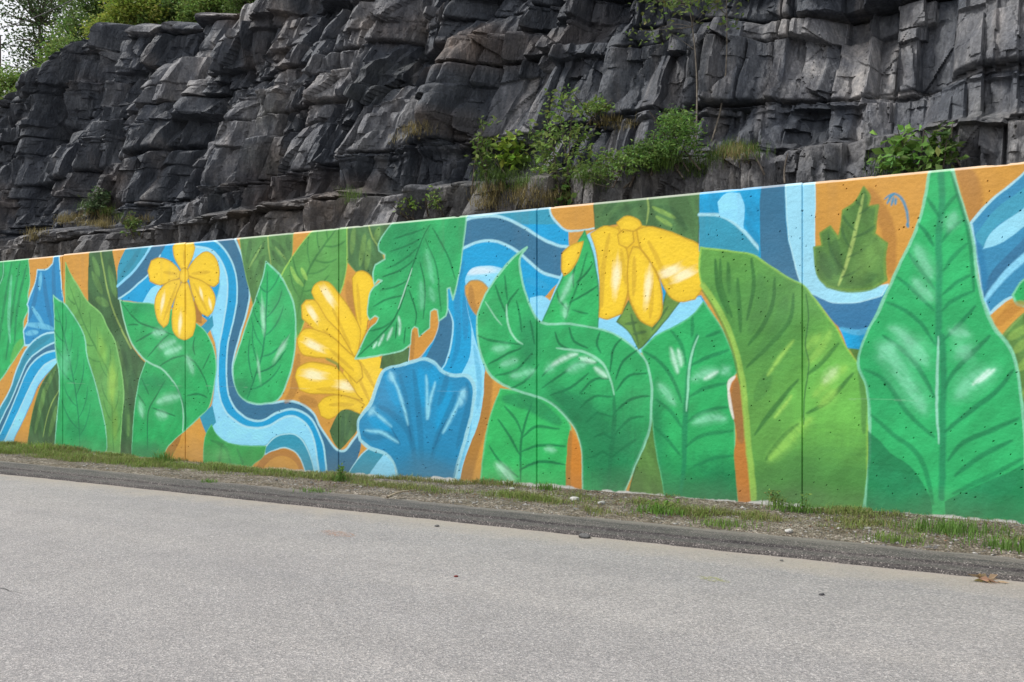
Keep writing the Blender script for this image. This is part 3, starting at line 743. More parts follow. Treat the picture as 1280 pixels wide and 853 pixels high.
s = shape('painted_leaf', 'L', [(250, 30), (645, -5), (625, 170), (604, 330), (566, 492), (549, 425), (534, 430), (536, 540), (526, 585), (486, 612), (480, 552), (462, 546), (441, 560), (436, 650), (376, 702), (370, 655), (350, 647), (335, 668), (328, 742), (270, 782), (150, 806), (18, 824), (58, 740), (80, 690), (104, 650), (135, 625), (150, 595), (130, 582), (100, 606), (87, 570), (95, 480), (115, 430), (168, 386), (145, 379), (125, 406), (117, 350), (130, 295), (187, 266), (187, 240), (150, 215), (150, 180), (190, 110)], (56, 170, 98), (146, 212, 184), 0.015, corner=38, label='large ragged green painted leaf hanging from the wall top')
blob('L', (290, 150), 0.45, 0.5, 20, (40, 138, 82), 0.85, s, 0.3); blob('L', (560, 150), 0.3, 0.5, 0, (50, 152, 92), 0.6, s, 0.3)
vs_(s, 'L', [[(440, 70), (400, 140), (330, 330), (240, 600), (30, 810)], [(410, 150), (470, 300), (490, 450), (500, 560)], [(450, 90), (530, 230), (580, 380)], [(380, 280), (410, 430), (400, 600)], [(320, 440), (360, 560), (355, 640)], [(400, 100), (330, 120), (230, 150)], [(385, 150), (310, 190), (215, 220)], [(370, 200), (300, 260), (190, 320)], [(345, 270), (270, 325), (170, 365)], [(310, 390), (240, 420), (160, 440)], [(290, 470), (200, 490), (120, 530)], [(240, 600), (170, 650), (90, 670)], [(300, 650), (290, 740)], [(250, 620), (245, 710)]], 0.014)
hl_(s, 'L', [[(420, 220), (440, 330), (455, 400)], [(440, 430), (460, 500)], [(385, 400), (392, 480), (390, 540)]], 0.06, (120, 206, 160), 0.55)
hl_(s, 'L', [[(262, 590), (268, 640), (265, 690)], [(225, 650), (200, 720)], [(180, 690), (150, 750)], [(140, 730), (120, 762)]], 0.025, (190, 234, 214), 0.85)
stroke('L', [(337, 315), (318, 380), (300, 430), (260, 545)], 0.010, (176, 224, 200), 0.95, s)
s = shape('painted_shell', 'D', [(40, 652), (45, 630), (75, 590), (90, 550), (105, 510), (122, 487), (165, 477), (200, 466), (235, 458), (260, 470), (285, 495), (315, 506), (350, 506), (370, 525), (376, 560), (366, 620), (346, 700), (326, 770), (308, 835), (150, 835), (152, 778), (122, 732), (76, 716), (46, 692)], (48, 126, 184), (166, 208, 230), 0.032, label='blue painted shell fan with pale scalloped rim')
hl_(s, 'Q', [[(215, 140), (250, 230), (290, 330)], [(430, 120), (440, 220), (455, 330)], [(610, 230), (580, 350), (540, 470)], [(110, 420), (170, 450), (230, 500)], [(520, 100), (505, 200)]], 0.13, (36, 146, 212), 0.85)
vs_(s, 'Q', [[(400, 720), (370, 520), (350, 400), (330, 260), (300, 150)], [(395, 640), (360, 520), (290, 420), (170, 340)], [(495, 690), (530, 560), (590, 420), (650, 260)], [(300, 580), (230, 520), (120, 540), (70, 510)], [(440, 700), (420, 400), (390, 120)], [(600, 130), (570, 260), (545, 330)], [(720, 200), (730, 330), (660, 600)]], 0.05, (40, 100, 150), 0.6)
vs_(s, 'Q', [[(320, 330), (350, 440), (375, 560)], [(500, 650), (550, 510), (600, 420)], [(250, 480), (300, 572)]], 0.016, (32, 88, 138), 0.8)
hl_(s, 'Q', [[(250, 150), (290, 240), (330, 370), (352, 460)], [(465, 150), (472, 290), (468, 420)], [(520, 190), (490, 320), (475, 420)], [(690, 250), (640, 380), (570, 510)], [(130, 370), (200, 430), (250, 470)], [(85, 492), (190, 508), (290, 570)]], 0.028, (150, 208, 238), 0.85)
hl_(s, 'Q', [[(705, 240), (680, 330)], [(135, 350), (110, 390)], [(240, 130), (255, 180)]], 0.06, (160, 212, 240), 0.7)
blob('Q', (470, 760), 0.7, 0.35, 0, (46, 112, 160), 0.8, s, 0.3)
# ---- bent leaf, its neighbours and the drooping flower
s = shape('painted_leaf', 'E', [(100, 538), (150, 546), (215, 566), (250, 588), (290, 640), (283, 720), (282, 830), (45, 815), (52, 720), (70, 620)], (58, 178, 94), (100, 194, 130), 0.014, label='low bright green painted leaf in the crook of the bent leaf')
vs_(s, 'I', [[(168, 805), (168, 700), (172, 640), (205, 535)], [(90, 590), (130, 650), (165, 710)], [(60, 680), (100, 740), (160, 790)], [(110, 545), (150, 590), (170, 640)], [(175, 650), (220, 615), (300, 622)], [(170, 700), (230, 680), (320, 682)], [(165, 765), (230, 735), (320, 745)]], 0.018)
hl_(s, 'I', [[(85, 745), (125, 785), (150, 830)]], 0.07, (170, 228, 196), 0.85); hl_(s, 'I', [[(250, 692), (285, 697)]], 0.04)
stroke('I', [(110, 520), (200, 535), (300, 600)], 0.10, GRD, 0.7, s, streak=0.2)
s = shape(None, 'E', [(290, 650), (310, 680), (323, 740), (320, 835), (278, 832), (281, 700)], (206, 130, 50), None, sid=0)
stroke('E', [(288, 660), (284, 740), (284, 830)], 0.04, ORD, 0.8, s, taper=False)
s = shape('painted_leaf', 'E', [(330, 106), (346, 150), (361, 210), (369, 300), (366, 375), (290, 366), (212, 360), (240, 300), (280, 210), (310, 140)], (56, 174, 96), (50, 140, 86), 0.016, label='pointed green painted leaf between the bent leaf and the flower')
vs_(s, 'I', [[(322, 250), (335, 200), (370, 110), (396, 15)], [(335, 190), (400, 152), (432, 130)], [(360, 120), (395, 85), (418, 50)], [(345, 215), (400, 228)], [(350, 135), (348, 90), (362, 40)], [(330, 215), (300, 180), (292, 150)]], 0.014)
hl_(s, 'I', [[(305, 185), (330, 130), (345, 95)], [(318, 240), (322, 195)]], 0.05)
s = shape('painted_leaf', 'F', [(85, 28), (364, 0), (360, 155), (330, 148), (200, 112), (150, 104), (92, 118)], (76, 110, 62), (54, 86, 50), 0.01, label='dark olive painted leaf behind the drooping flower')
stroke('F', [(222, 15), (230, 60), (225, 105)], 0.012, OLO, 0.9, s)
for p_ in ([(215, 50), (160, 70), (120, 110)], [(235, 60), (290, 70), (330, 120)], [(150, 40), (110, 80)]): stroke('F', p_, 0.04, (54, 86, 48), 0.6, s, streak=0.4)
for p_ in ([(240, 60), (300, 90)], [(250, 85), (290, 110)]): stroke('F', p_, 0.025, (128, 160, 76), 0.7, s, streak=0.5)
s = shape('painted_leaf', 'F', [(180, 812), (200, 720), (226, 640), (236, 585), (250, 670), (268, 750), (284, 835), (190, 835)], (88, 128, 58), (70, 104, 50), 0.012, label='olive painted leaf tip between the two broad green leaves')
s = shape('painted_flower', 'F', [(105, 125), (150, 110), (240, 113), (300, 150), (262, 215), (245, 250), (210, 230), (180, 262), (120, 240)], (226, 184, 50), label='large drooping yellow painted flower with three broad petals')
fl = s.id
petal('F', [(4, 222), (4, 182), (28, 160), (60, 150), (50, 190), (28, 225), (10, 238)], fl)
petal('F', [(80, 130), (115, 110), (150, 116), (170, 160), (179, 200), (176, 280), (160, 336), (125, 352), (102, 347), (103, 250), (95, 180)], fl, [(146, 240)], [[(130, 130), (115, 200), (108, 320)], [(160, 170), (170, 260)]], (0.09, 0.28), -5)
petal('F', [(200, 120), (240, 111), (320, 139), (365, 163), (376, 210), (371, 265), (350, 301), (310, 307), (280, 287), (255, 235), (212, 172)], fl, [(320, 238), (285, 228)], [[(230, 150), (290, 270)]], (0.22, 0.09), 20)
petal('F', [(178, 200), (190, 163), (210, 170), (245, 220), (263, 270), (263, 340), (240, 371), (210, 357), (185, 312), (175, 270)], fl, [(228, 265)], [[(195, 190), (190, 290)], [(240, 240), (235, 350)]], (0.08, 0.30), -8)
petal('F', [(147, 100), (175, 84), (205, 95), (213, 110), (190, 125), (158, 122)], fl)
petal('F', [(150, 132), (165, 119), (190, 124), (193, 150), (176, 166), (155, 157)], fl)
s = shape('painted_leaf', 'F', [(372, 308), (410, 360), (440, 420), (462, 480), (447, 510), (440, 560), (452, 600), (456, 700), (462, 848), (276, 835), (260, 740), (245, 660), (238, 560), (235, 500), (212, 432), (250, 396), (300, 371), (345, 341)], (52, 168, 94), (96, 190, 132), 0.013, label='broad upright green painted leaf under the drooping flower')
blob('F', (330, 815), 1.0, 0.42, 0, (34, 124, 72), 0.95, s, 0.3); blob('J', (350, 780), 0.35, 0.4, 0, (32, 118, 70), 0.9, s, 0.3); blob('J', (90, 600), 0.15, 0.7, 0, (38, 130, 78), 0.8, s, 0.3)
stroke('J', [(185, 825), (200, 700), (205, 560), (210, 450), (218, 330), (250, 180)], 0.032, (34, 128, 82), 0.85, s, soft=0.5)
vs_(s, 'J', [[(45, 245), (110, 290), (160, 360), (192, 445)], [(150, 165), (190, 220), (208, 300)], [(90, 430), (150, 480), (197, 545)], [(85, 540), (140, 590), (187, 650)], [(228, 302), (290, 270), (372, 240)], [(285, 187), (342, 170)], [(218, 425), (280, 387), (372, 370)], [(213, 525), (280, 477), (372, 463)], [(208, 615), (270, 572), (392, 553)], [(230, 190), (236, 110)], [(240, 690), (320, 660), (395, 650)]], 0.022, (28, 118, 70), 0.8)
stroke('J', [(211, 480), (220, 320), (236, 240), (256, 185)], 0.015, (146, 214, 180), 0.95, s)
hl_(s, 'J', [[(150, 235), (165, 290), (175, 325)], [(178, 240), (190, 300)]], 0.035, (190, 234, 212), 0.8)
hl_(s, 'J', [[(105, 375), (135, 410), (165, 450)], [(235, 355), (285, 330), (330, 320)], [(240, 525), (300, 502), (362, 508)], [(350, 330), (375, 310)]], 0.06, (140, 214, 176), 0.6)
hl_(s, 'J', [[(280, 352), (330, 325)]], 0.025, (200, 238, 220), 0.85)
s = shape('painted_leaf', 'E', [(172, 153), (152, 185), (160, 250), (185, 320), (212, 358), (290, 362), (370, 375), (420, 393), (460, 422), (486, 448), (501, 474), (511, 520), (513, 566), (508, 640), (492, 690), (472, 735), (450, 790), (430, 845), (322, 840), (323, 720), (310, 660), (285, 620), (250, 585), (215, 565), (150, 545), (95, 520), (65, 490), (45, 440), (35, 380), (38, 330), (60, 280), (100, 220), (140, 175)], (54, 168, 96), (140, 208, 176), 0.020, label='tall green painted leaf bent over like an arch')
blob('I', (480, 720), 0.5, 0.75, 0, (34, 120, 72), 0.95, s, 0.3); blob('I', (360, 560), 0.6, 0.22, -35, (32, 116, 70), 0.95, s, 0.3); blob('I', (195, 320), 0.18, 0.4, 0, (40, 132, 80), 0.8, s, 0.3); blob('I', (400, 640), 0.25, 0.5, 0, (36, 124, 74), 0.8, s, 0.3)
stroke('I', [(487, 500), (490, 560), (485, 650), (475, 740), (465, 830)], 0.030, (30, 112, 68), 0.7, s)
vs_(s, 'I', [[(160, 140), (125, 190), (115, 240)], [(20, 300), (70, 320), (165, 332)], [(55, 400), (110, 370), (168, 345)], [(80, 440), (150, 420), (205, 360)], [(125, 485), (180, 460), (230, 400)], [(80, 130), (105, 200), (120, 232)], [(112, 95), (122, 180)], [(152, 180), (165, 240), (172, 290)], [(200, 250), (216, 330)], [(285, 290), (300, 330), (332, 346)], [(335, 275), (350, 320), (397, 346)], [(440, 290), (430, 330), (442, 362)], [(515, 310), (485, 350), (475, 425)], [(570, 350), (520, 390), (494, 452)], [(600, 430), (540, 440), (494, 492)], [(610, 510), (550, 520), (494, 562)], [(590, 580), (540, 590), (490, 642)], [(240, 442), (280, 400), (332, 370)], [(240, 482), (300, 440), (370, 397), (432, 395)], [(270, 507), (340, 480), (402, 430)], [(370, 502), (420, 452), (472, 450)], [(370, 552), (420, 512), (482, 512)], [(390, 602), (430, 567), (484, 582)], [(420, 652), (450, 637), (486, 656)], [(560, 660), (520, 690), (482, 720)], [(410, 720), (450, 700), (480, 720)]], 0.016)
stroke('I', [(118, 195), (122, 260), (145, 310), (174, 333)], 0.014, (150, 214, 180), 0.95, s); stroke('I', [(45, 185), (75, 230), (102, 266)], 0.011, (150, 214, 180), 0.8, s)
stroke('I', [(290, 345), (340, 350), (400, 365), (450, 400), (475, 450), (488, 505)], 0.016, (146, 212, 178), 0.95, s)
hl_(s, 'I', [[(70, 348), (125, 342)], [(100, 402), (155, 386)], [(135, 442), (212, 422)], [(255, 420), (285, 400)], [(330, 420), (390, 400)]], 0.06, (136, 212, 172), 0.6)
hl_(s, 'I', [[(275, 402), (330, 372), (362, 366)], [(372, 380), (422, 392)], [(422, 412), (462, 442)]], 0.035, (190, 234, 212), 0.85)
# ---- stream and leaves of the right half
s0 = shape('painted_stream', 'G', [(8, 30), (155, 20), (288, 5), (292, 70), (292, 200), (306, 250), (340, 284), (400, 290), (470, 276), (480, 310), (450, 360), (420, 440), (372, 435), (350, 380), (310, 330), (262, 290), (200, 255), (150, 215), (8, 195)], MB, None, label='blue painted stream curling round the small olive leaf')
shape(None, 'G', [(8, 104), (60, 108), (110, 138), (158, 190), (150, 215), (8, 195)], TL, None, sid=s0.id)
stroke('G', [(8, 104), (60, 108), (110, 138), (156, 190)], 0.018, LN, 0.9, taper=False)
shape(None, 'G', [(52, 75), (75, 52), (108, 52), (118, 85), (118, 142), (92, 122), (58, 110)], LB, None, sid=s0.id)
s = shape(None, 'G', [(157, 20), (219, 12), (223, 130), (236, 200), (258, 272), (200, 255), (158, 218)], NV, MB, 0.012, sid=s0.id)
shape(None, 'G', [(219, 12), (288, 5), (292, 70), (292, 200), (306, 250), (340, 284), (400, 290), (470, 276), (455, 305), (390, 321), (335, 322), (290, 302), (258, 272), (236, 200), (224, 130)], (164, 212, 244), (190, 222, 240), 0.01, sid=s0.id)
shape(None, 'G', [(272, 295), (290, 302), (335, 322), (390, 321), (455, 305), (470, 290), (458, 345), (440, 375), (400, 390), (355, 385), (310, 335)], (62, 106, 160), None, sid=s0.id)
stroke('G', [(355, 385), (400, 395), (442, 380)], 0.03, (96, 166, 216), 0.8, streak=0.5)
s = shape('painted_leaf', 'G', [(372, 432), (415, 436), (402, 480), (385, 450)], (92, 128, 54), None, label='tiny olive painted patch below the curl of the stream')
stroke('G', [(425, 45), (445, 80), (470, 140), (478, 250)], 0.07, (172, 116, 54), 0.75, streak=0.2)
s = shape('painted_leaf', 'G', [(411, 38), (425, 60), (422, 86), (446, 84), (435, 152), (452, 166), (466, 175), (462, 215), (466, 265), (430, 286), (370, 291), (320, 281), (297, 250), (289, 185), (310, 181), (305, 150), (330, 134), (350, 162), (357, 130), (360, 95), (387, 76)], (84, 122, 58), (104, 140, 60), 0.02, corner=40, label='small jagged olive painted leaf on orange')
veins(s, 'G', [(350, 278), (368, 230), (388, 160), (410, 55)], 4, ang=42, length=0.5, col=(60, 94, 48), midcol=(164, 190, 104))
for p_ in ([(310, 200), (330, 260)], [(340, 170), (345, 250)], [(380, 270), (440, 255)]): stroke('G', p_, 0.06, (62, 96, 50), 0.6, s, streak=0.5)
blob('G', (430, 200), 0.14, 0.3, -30, (108, 146, 72), 0.7, s)
s = shape(None, 'G', [(94, 500), (112, 510), (120, 600), (132, 720), (136, 835), (106, 832), (93, 700), (100, 640), (85, 580), (79, 535)], (190, 120, 54), None, sid=0)
stroke('G', [(100, 515), (100, 580), (112, 660)], 0.07, (140, 100, 58), 0.7, s)
s = shape('painted_leaf', 'G', [(12, 185), (80, 194), (140, 204), (185, 234), (230, 264), (266, 280), (310, 340), (345, 385), (367, 430), (402, 480), (417, 530), (422, 600), (419, 700), (416, 800), (414, 850), (140, 838), (130, 700), (115, 520), (95, 430), (60, 350), (20, 290), (8, 240)], (98, 156, 70), (146, 196, 84), 0.017, label='huge lime green painted leaf crossed by a wall joint')
blob('O', (430, 480), 0.6, 0.8, 0, (112, 184, 80), 0.9, s, 0.3); blob('O', (180, 260), 0.8, 0.75, 0, (78, 136, 62), 0.85, s, 0.3); blob('O', (430, 760), 0.9, 0.45, 0, (78, 134, 64), 0.85, s, 0.3); blob('O', (250, 770), 0.6, 0.35, 0, (76, 124, 60), 0.85, s, 0.3)
vs_(s, 'O', [[(75, 60), (80, 140), (112, 240)], [(100, 70), (106, 170)], [(60, 60), (70, 150), (100, 230)], [(175, 60), (180, 150), (158, 250)], [(248, 120), (232, 230), (165, 330)], [(306, 170), (290, 262), (160, 400)], [(130, 120), (135, 220), (140, 290)], [(320, 440), (250, 520), (185, 612)], [(322, 578), (270, 620), (218, 692)], [(350, 422), (400, 380), (447, 325)], [(348, 545), (420, 502), (492, 420)]], 0.024, (48, 100, 44), 0.85)
for p_ in ([(200, 110), (205, 200), (170, 290)], [(280, 180), (255, 280), (190, 360)], [(100, 110), (120, 200)], [(230, 420), (190, 500)]): stroke('O', p_, 0.07, (70, 122, 58), 0.5, s, streak=0.5)
hl_(s, 'O', [[(306, 318), (262, 372), (225, 424)], [(300, 490), (245, 557)]], 0.024, (150, 200, 92), 0.9)
hl_(s, 'O', [[(360, 380), (400, 330), (420, 290)], [(370, 490), (420, 440), (470, 400)], [(390, 520), (440, 470)], [(350, 340), (385, 300)], [(360, 560), (300, 620), (230, 690)]], 0.07, (150, 204, 92), 0.6)
hl_(s, 'O', [[(405, 445), (440, 405)]], 0.06, (190, 222, 160), 0.7)
stroke('G', [(16, 278), (60, 345), (95, 430), (115, 520), (130, 680), (141, 800)], 0.034, (148, 190, 84), 0.9, taper=False)
stroke('G', [(14, 290), (55, 355), (88, 435), (108, 520)], 0.016, (92, 132, 60), 0.8)
stroke('G', [(79, 535), (82, 515), (96, 502)], 0.022, (232, 232, 224), 0.9); stroke('G', [(78, 530), (86, 580), (92, 605)], 0.018, (232, 232, 224), 0.85)
stroke('G', [(400, 490), (412, 560), (412, 640)], 0.03, (70, 112, 56), 0.6, s)

# far right
stroke('H', [(352, 20), (380, 60), (392, 130), (388, 160)], 0.09, (174, 118, 58), 0.8)
s0 = shape('painted_stream', 'H', [(383, 152), (430, 100), (503, 38), (548, -8), (790, -60), (760, 20), (700, 110), (640, 190), (560, 265), (503, 305), (460, 325), (425, 356), (408, 300), (398, 230)], (68, 128, 180), LN, 0.016, label='blue painted stream at the right end')
shape(None, 'H', [(392, 180), (440, 120), (503, 70), (580, 0), (640, -30), (600, 40), (503, 120), (440, 160), (412, 205)], (78, 148, 186), None, sid=s0.id)
shape(None, 'H', [(412, 208), (425, 178), (450, 155), (503, 118), (600, 40), (660, -25), (705, -30), (620, 70), (503, 160), (450, 196)], (156, 208, 240), None, sid=s0.id)
shape(None, 'H', [(412, 300), (430, 260), (503, 185), (620, 75), (720, -20), (765, -30), (680, 70), (600, 150), (503, 228), (450, 280), (415, 325)], (62, 104, 154), None, sid=s0.id)
stroke('H', [(415, 325), (450, 280), (503, 228), (600, 150), (690, 60)], 0.035, LB, 0.85, streak=0.3)
stroke('H', [(398, 200), (402, 250), (412, 300)], 0.06, (50, 108, 166), 0.7, s0)
s = shape('painted_leaf', 'H', [(478, 312), (503, 278), (560, 260), (600, 300), (560, 345), (503, 338), (486, 332)], GR, GRO, 0.014, label='green painted leaf edge at the right end beside the stream')
stroke('H', [(440, 380), (475, 345), (503, 330)], 0.05, (178, 118, 50), 0.6, streak=0.3)
s = shape('painted_leaf', 'H', [(452, 408), (503, 355), (560, 330), (620, 420), (640, 600), (620, 850), (503, 850), (498, 560), (488, 480)], (88, 124, 58), (116, 150, 76), 0.014, label='olive painted leaf at the right end behind the tall green leaf')
for p_ in ([(470, 410), (520, 380)], [(480, 440), (530, 400)], [(492, 480), (540, 430)], [(500, 540), (550, 480)]): stroke('H', p_, 0.04, (128, 162, 74), 0.7, s, streak=0.5)
for p_ in ([(190, 98), (205, 87), (218, 88), (232, 104), (240, 130), (243, 158)], [(205, 90), (196, 108)], [(210, 92), (205, 112)], [(215, 95), (214, 110)], [(200, 95), (212, 84)], [(240, 150), (243, 160)]): stroke('H', p_, 0.013, (70, 130, 176), 0.9)
s = shape('painted_leaf', 'H', [(293, 22), (337, 18), (356, 80), (376, 150), (391, 210), (401, 290), (432, 380), (472, 430), (491, 490), (503, 600), (507, 700), (507, 850), (140, 826), (150, 740), (158, 620), (150, 520), (130, 465), (150, 400), (180, 340), (220, 250), (255, 180), (276, 110)], (56, 174, 102), (132, 208, 170), 0.019, label='tallest green painted leaf near the right end')
stroke('N', [(200, 40), (150, 200), (100, 330)], 0.3, (48, 158, 94), 0.5, s, streak=0.3)
stroke('K', [(392, 60), (400, 200), (386, 330), (386, 500), (382, 853)], 0.030, (44, 138, 92), 0.9, s, taper=False, soft=0.5)
stroke('N', [(382, 0), (386, 200), (384, 420), (380, 720)], 0.030, (40, 132, 86), 0.9, s, taper=False, soft=0.5)
stroke('N', [(366, 0), (358, 250), (366, 480)], 0.013, (150, 212, 188), 0.95, s)
dk_ = (32, 120, 74)
vs_(s, 'K', [[(285, 290), (330, 340), (362, 402)], [(245, 430), (300, 510), (367, 602)], [(190, 540), (260, 600), (362, 702)], [(140, 660), (230, 700), (310, 770), (362, 853)], [(330, 180), (360, 220), (387, 262)], [(408, 235), (440, 190), (472, 158)], [(400, 384), (440, 320), (502, 273)], [(405, 514), (450, 450), (517, 388)], [(405, 624), (460, 575), (532, 533)], [(400, 704), (450, 650), (547, 608)], [(408, 834), (470, 770), (552, 678)], [(440, 60), (500, 250), (530, 400), (548, 610)]], 0.019, (30, 122, 76), 0.8)
vs_(s, 'N', [[(120, 0), (200, 60), (270, 130), (347, 272)], [(38, 150), (130, 200), (230, 340), (345, 452)], [(68, 350), (170, 440), (260, 510), (310, 600), (342, 745)], [(592, 0), (500, 90), (420, 180), (390, 235)], [(702, 148), (620, 250), (500, 340), (390, 432)], [(722, 368), (600, 420), (480, 470), (408, 552)], [(692, 463), (560, 530), (438, 622)], [(742, 543), (600, 620), (430, 702)]], 0.024, dk_, 0.85)
shape(None, 'N', [(55, 420), (110, 470), (150, 520), (250, 590), (330, 720), (335, 830), (45, 820)], (36, 122, 76), None, alpha=0.85)
shape(None, 'N', [(395, 735), (480, 692), (600, 640), (690, 602), (760, 560), (760, 870), (395, 850)], (36, 124, 76), None, alpha=0.85)
for p_ in ([(60, 600), (180, 640), (280, 700)], [(80, 720), (200, 700)], [(560, 690), (700, 650)], [(450, 740), (600, 720)]): stroke('N', p_, 0.10, (46, 140, 90), 0.5, s, streak=0.5)
hl_(s, 'K', [[(280, 400), (300, 440), (350, 540)], [(270, 560), (310, 600), (350, 650)], [(160, 780), (200, 800), (250, 853)], [(455, 250), (432, 320)], [(440, 790), (520, 810)]], 0.07, (134, 212, 172), 0.6)
hl_(s, 'N', [[(130, 60), (190, 150), (240, 230), (300, 330)], [(220, 10), (270, 70), (310, 120)], [(450, 90), (500, 50)], [(450, 270), (520, 200), (610, 150)], [(160, 40), (110, 90)]], 0.11, (130, 212, 170), 0.6)
hl_(s, 'N', [[(545, 205), (612, 150)], [(520, 215), (590, 150)]], 0.02, (206, 240, 226), 0.8)

# ---- brushwork
BWO = np.clip(fbm(GU * 10 + GZ * 3, GZ * 3.2, 163, 4) * 1.2, -0.45, 0.55)
BWL = np.clip(fbm(GU * 6 - GZ * 5, GZ * 4 + GU * 3, 165, 4), -0.6, 0.6)
for (nm_, lb_, pr_), k_ in zip(SHAPES, range(len(SHAPES))):
    if lb_ and 'leaf' in lb_ or lb_ and 'olive' in lb_:
        m_ = PID == k_
        PCOL[m_] *= (1 + 0.42 * BWO[m_] if 'olive' in lb_ else 1 + 0.24 * BWL[m_])[:, None]
# ---- faded patches, form marks, scuffs; bare primer along the foot
fade = np.clip(fbm(GU * 0.7, GZ * 0.9, 131, 5) * 0.9 - 0.15, 0, 1)[..., None] * 0.10
PCOL = PCOL * (1 - fade) + lin((205, 205, 200)) * fade
scr = (np.abs(GZ - 1.13 - 0.01 * fbm(GU * 2, GU * 0, 133, 3)) < 0.006) * np.clip(fbm(GU * 1.5, GU * 0 + 2, 137, 3) * 3 - 0.6, 0, 0.12)
PCOL = PCOL * (1 - scr[..., None]) + lin((190, 205, 195)) * scr[..., None]
foot_h = 0.008 + 0.045 * np.clip(fbm(GU * 2.3, GU * 0 + 9, 139, 4) + 0.25, 0, 1) + 0.02 * fbm(GU * 14, GZ * 14, 141, 3)
foot = np.clip((foot_h - dip(GU) - GZ) / 0.012, 0, 1) * np.clip((GU + 11.5) / 2.5, 0.12, 1)
PCOL = PCOL * (1 - foot[..., None]) + (lin((214, 214, 212)) * (1 + 0.2 * BR1[..., None])) * foot[..., None]
drip = np.clip(fbm(GU * 7, GZ * 0.25, 143, 4) * 1.6 - 0.35, 0, 1) * np.clip((GZ - 2.2 + BR1) / 1.4, 0, 1)
PCOL = PCOL * (1 - 0.22 * drip[..., None]) + lin((110, 104, 96)) * (0.22 * drip[..., None])
splash = np.clip((0.30 + 0.15 * BR1 - GZ) / 0.3, 0, 1)[..., None] * 0.24
PCOL = PCOL * (1 - splash) + lin((120, 112, 98)) * splash
PCOL = PCOL * (1 + 0.03 * BR2 + 0.025 * BR3)[..., None]
lum_ = (PCOL @ np.array([0.25, 0.6, 0.15]))[..., None]
PCOL = np.clip((lum_ + (PCOL - lum_) * 1.05) * 0.96, 0.006, 0.9)

# ---- wall geometry: grooves, rounded top edge, bug holes
GY = np.zeros_like(GU)
for j in JOINTS[1:-1]:
    GY += 0.017 * np.clip(1 - np.abs(GU - j) / 0.012, 0, 1)
GY += 0.004 * fbm(GU * 0.8, GZ * 0.8, 151, 3)
GY[-2] += 0.008; GY[-1] += 0.026
hm = np.zeros_like(GU, dtype=bool)
hw = rng.random(GU.shape) < (0.0011 + 0.0016 * np.clip(fbm(GU * 0.9, GZ * 1.4, 153, 3) + 0.1 + 0.25 * (GZ - 1.6), 0, 1))
hw &= (GU > -21) & (GU < 1.6) & (GZ > 0.1) & (GZ < WALL_H - 0.06)
jj, ii = np.nonzero(hw)
GY[jj, ii] += rng.uniform(0.006, 0.018, len(jj)); PCOL[jj, ii] *= 0.34
big = rng.random(len(jj)) < 0.18
GY[jj[big], ii[big] + 1] += 0.012; PCOL[jj[big], ii[big] + 1] *= 0.25
# one hairline crack beside the fourth joint
ck = smooth(pts('G', [(270, 300), (276, 360), (268, 420), (277, 470), (268, 540), (264, 620)]), False, 8)
dck, _ = seg_dist(GU[:, :], GZ[:, :], ck[::4], False) if False else (None, None)
stroke('W', ck, 0.006, (50, 90, 50), 0.8, taper=False, soft=0.2)

for k, (a_, b_) in enumerate(zip(JOINTS[:-1], JOINTS[1:])):
    m = (GU[-3:] >= a_) & (GU[-3:] < b_)
    GZ[-3:] += np.where(m, 0.007 * math.sin(k * 2.7 + 1), 0)
chip = np.clip(fbm(US * 6, US * 0 + 5, 157, 3) - 0.45, 0, 1) * 0.035
GZ[-1] -= chip; GY[-1] += chip * 0.6; GZ[-2] -= chip * 0.6
PCOL[-2:] = PCOL[-2:] * 0.55 + 0.45 * np.array([0.62, 0.60, 0.57]) * (1 + 0.3 * fbm(GU[-2:] * 3, GZ[-2:], 158, 3))[..., None]

wall = empty('retaining_wall', (-9.2, 0.17, 0))
tag(wall, 'long concrete retaining wall covered by a leaf and flower mural', 'wall')
V = np.stack([GU, GY, GZ], -1).reshape(-1, 3)
CV = PCOL.reshape(-1, 3)
idx = np.arange(NZ * NU).reshape(NZ, NU)
Q = np.stack([idx[:-1, :-1], idx[:-1, 1:], idx[1:, 1:], idx[1:, :-1]], -1)
qid = PID[:-1, :-1].copy()
qx = (US[:-1] + US[1:]) / 2
made = {}
for k, (nm, lb, par) in enumerate(SHAPES):
    if k == 0: continue
    m = qid == k
    has_kids = any(q_[2] == k for q_ in SHAPES)
    if m.sum() < 40 and not has_kids:
        qid[m] = 0
        continue
    if m.sum() < 40:
        o = empty(nm, -wall.location); o.parent = wall
    elif par in made:
        o = link(nm, submesh(nm, V, Q[m], CV), M_PAINT, made[par], (0, 0, 0))
    else:
        o = link(nm, submesh(nm, V, Q[m], CV), M_PAINT, wall)
    made[k] = o
    if lb: o['label'] = lb
TH_W = 0.34
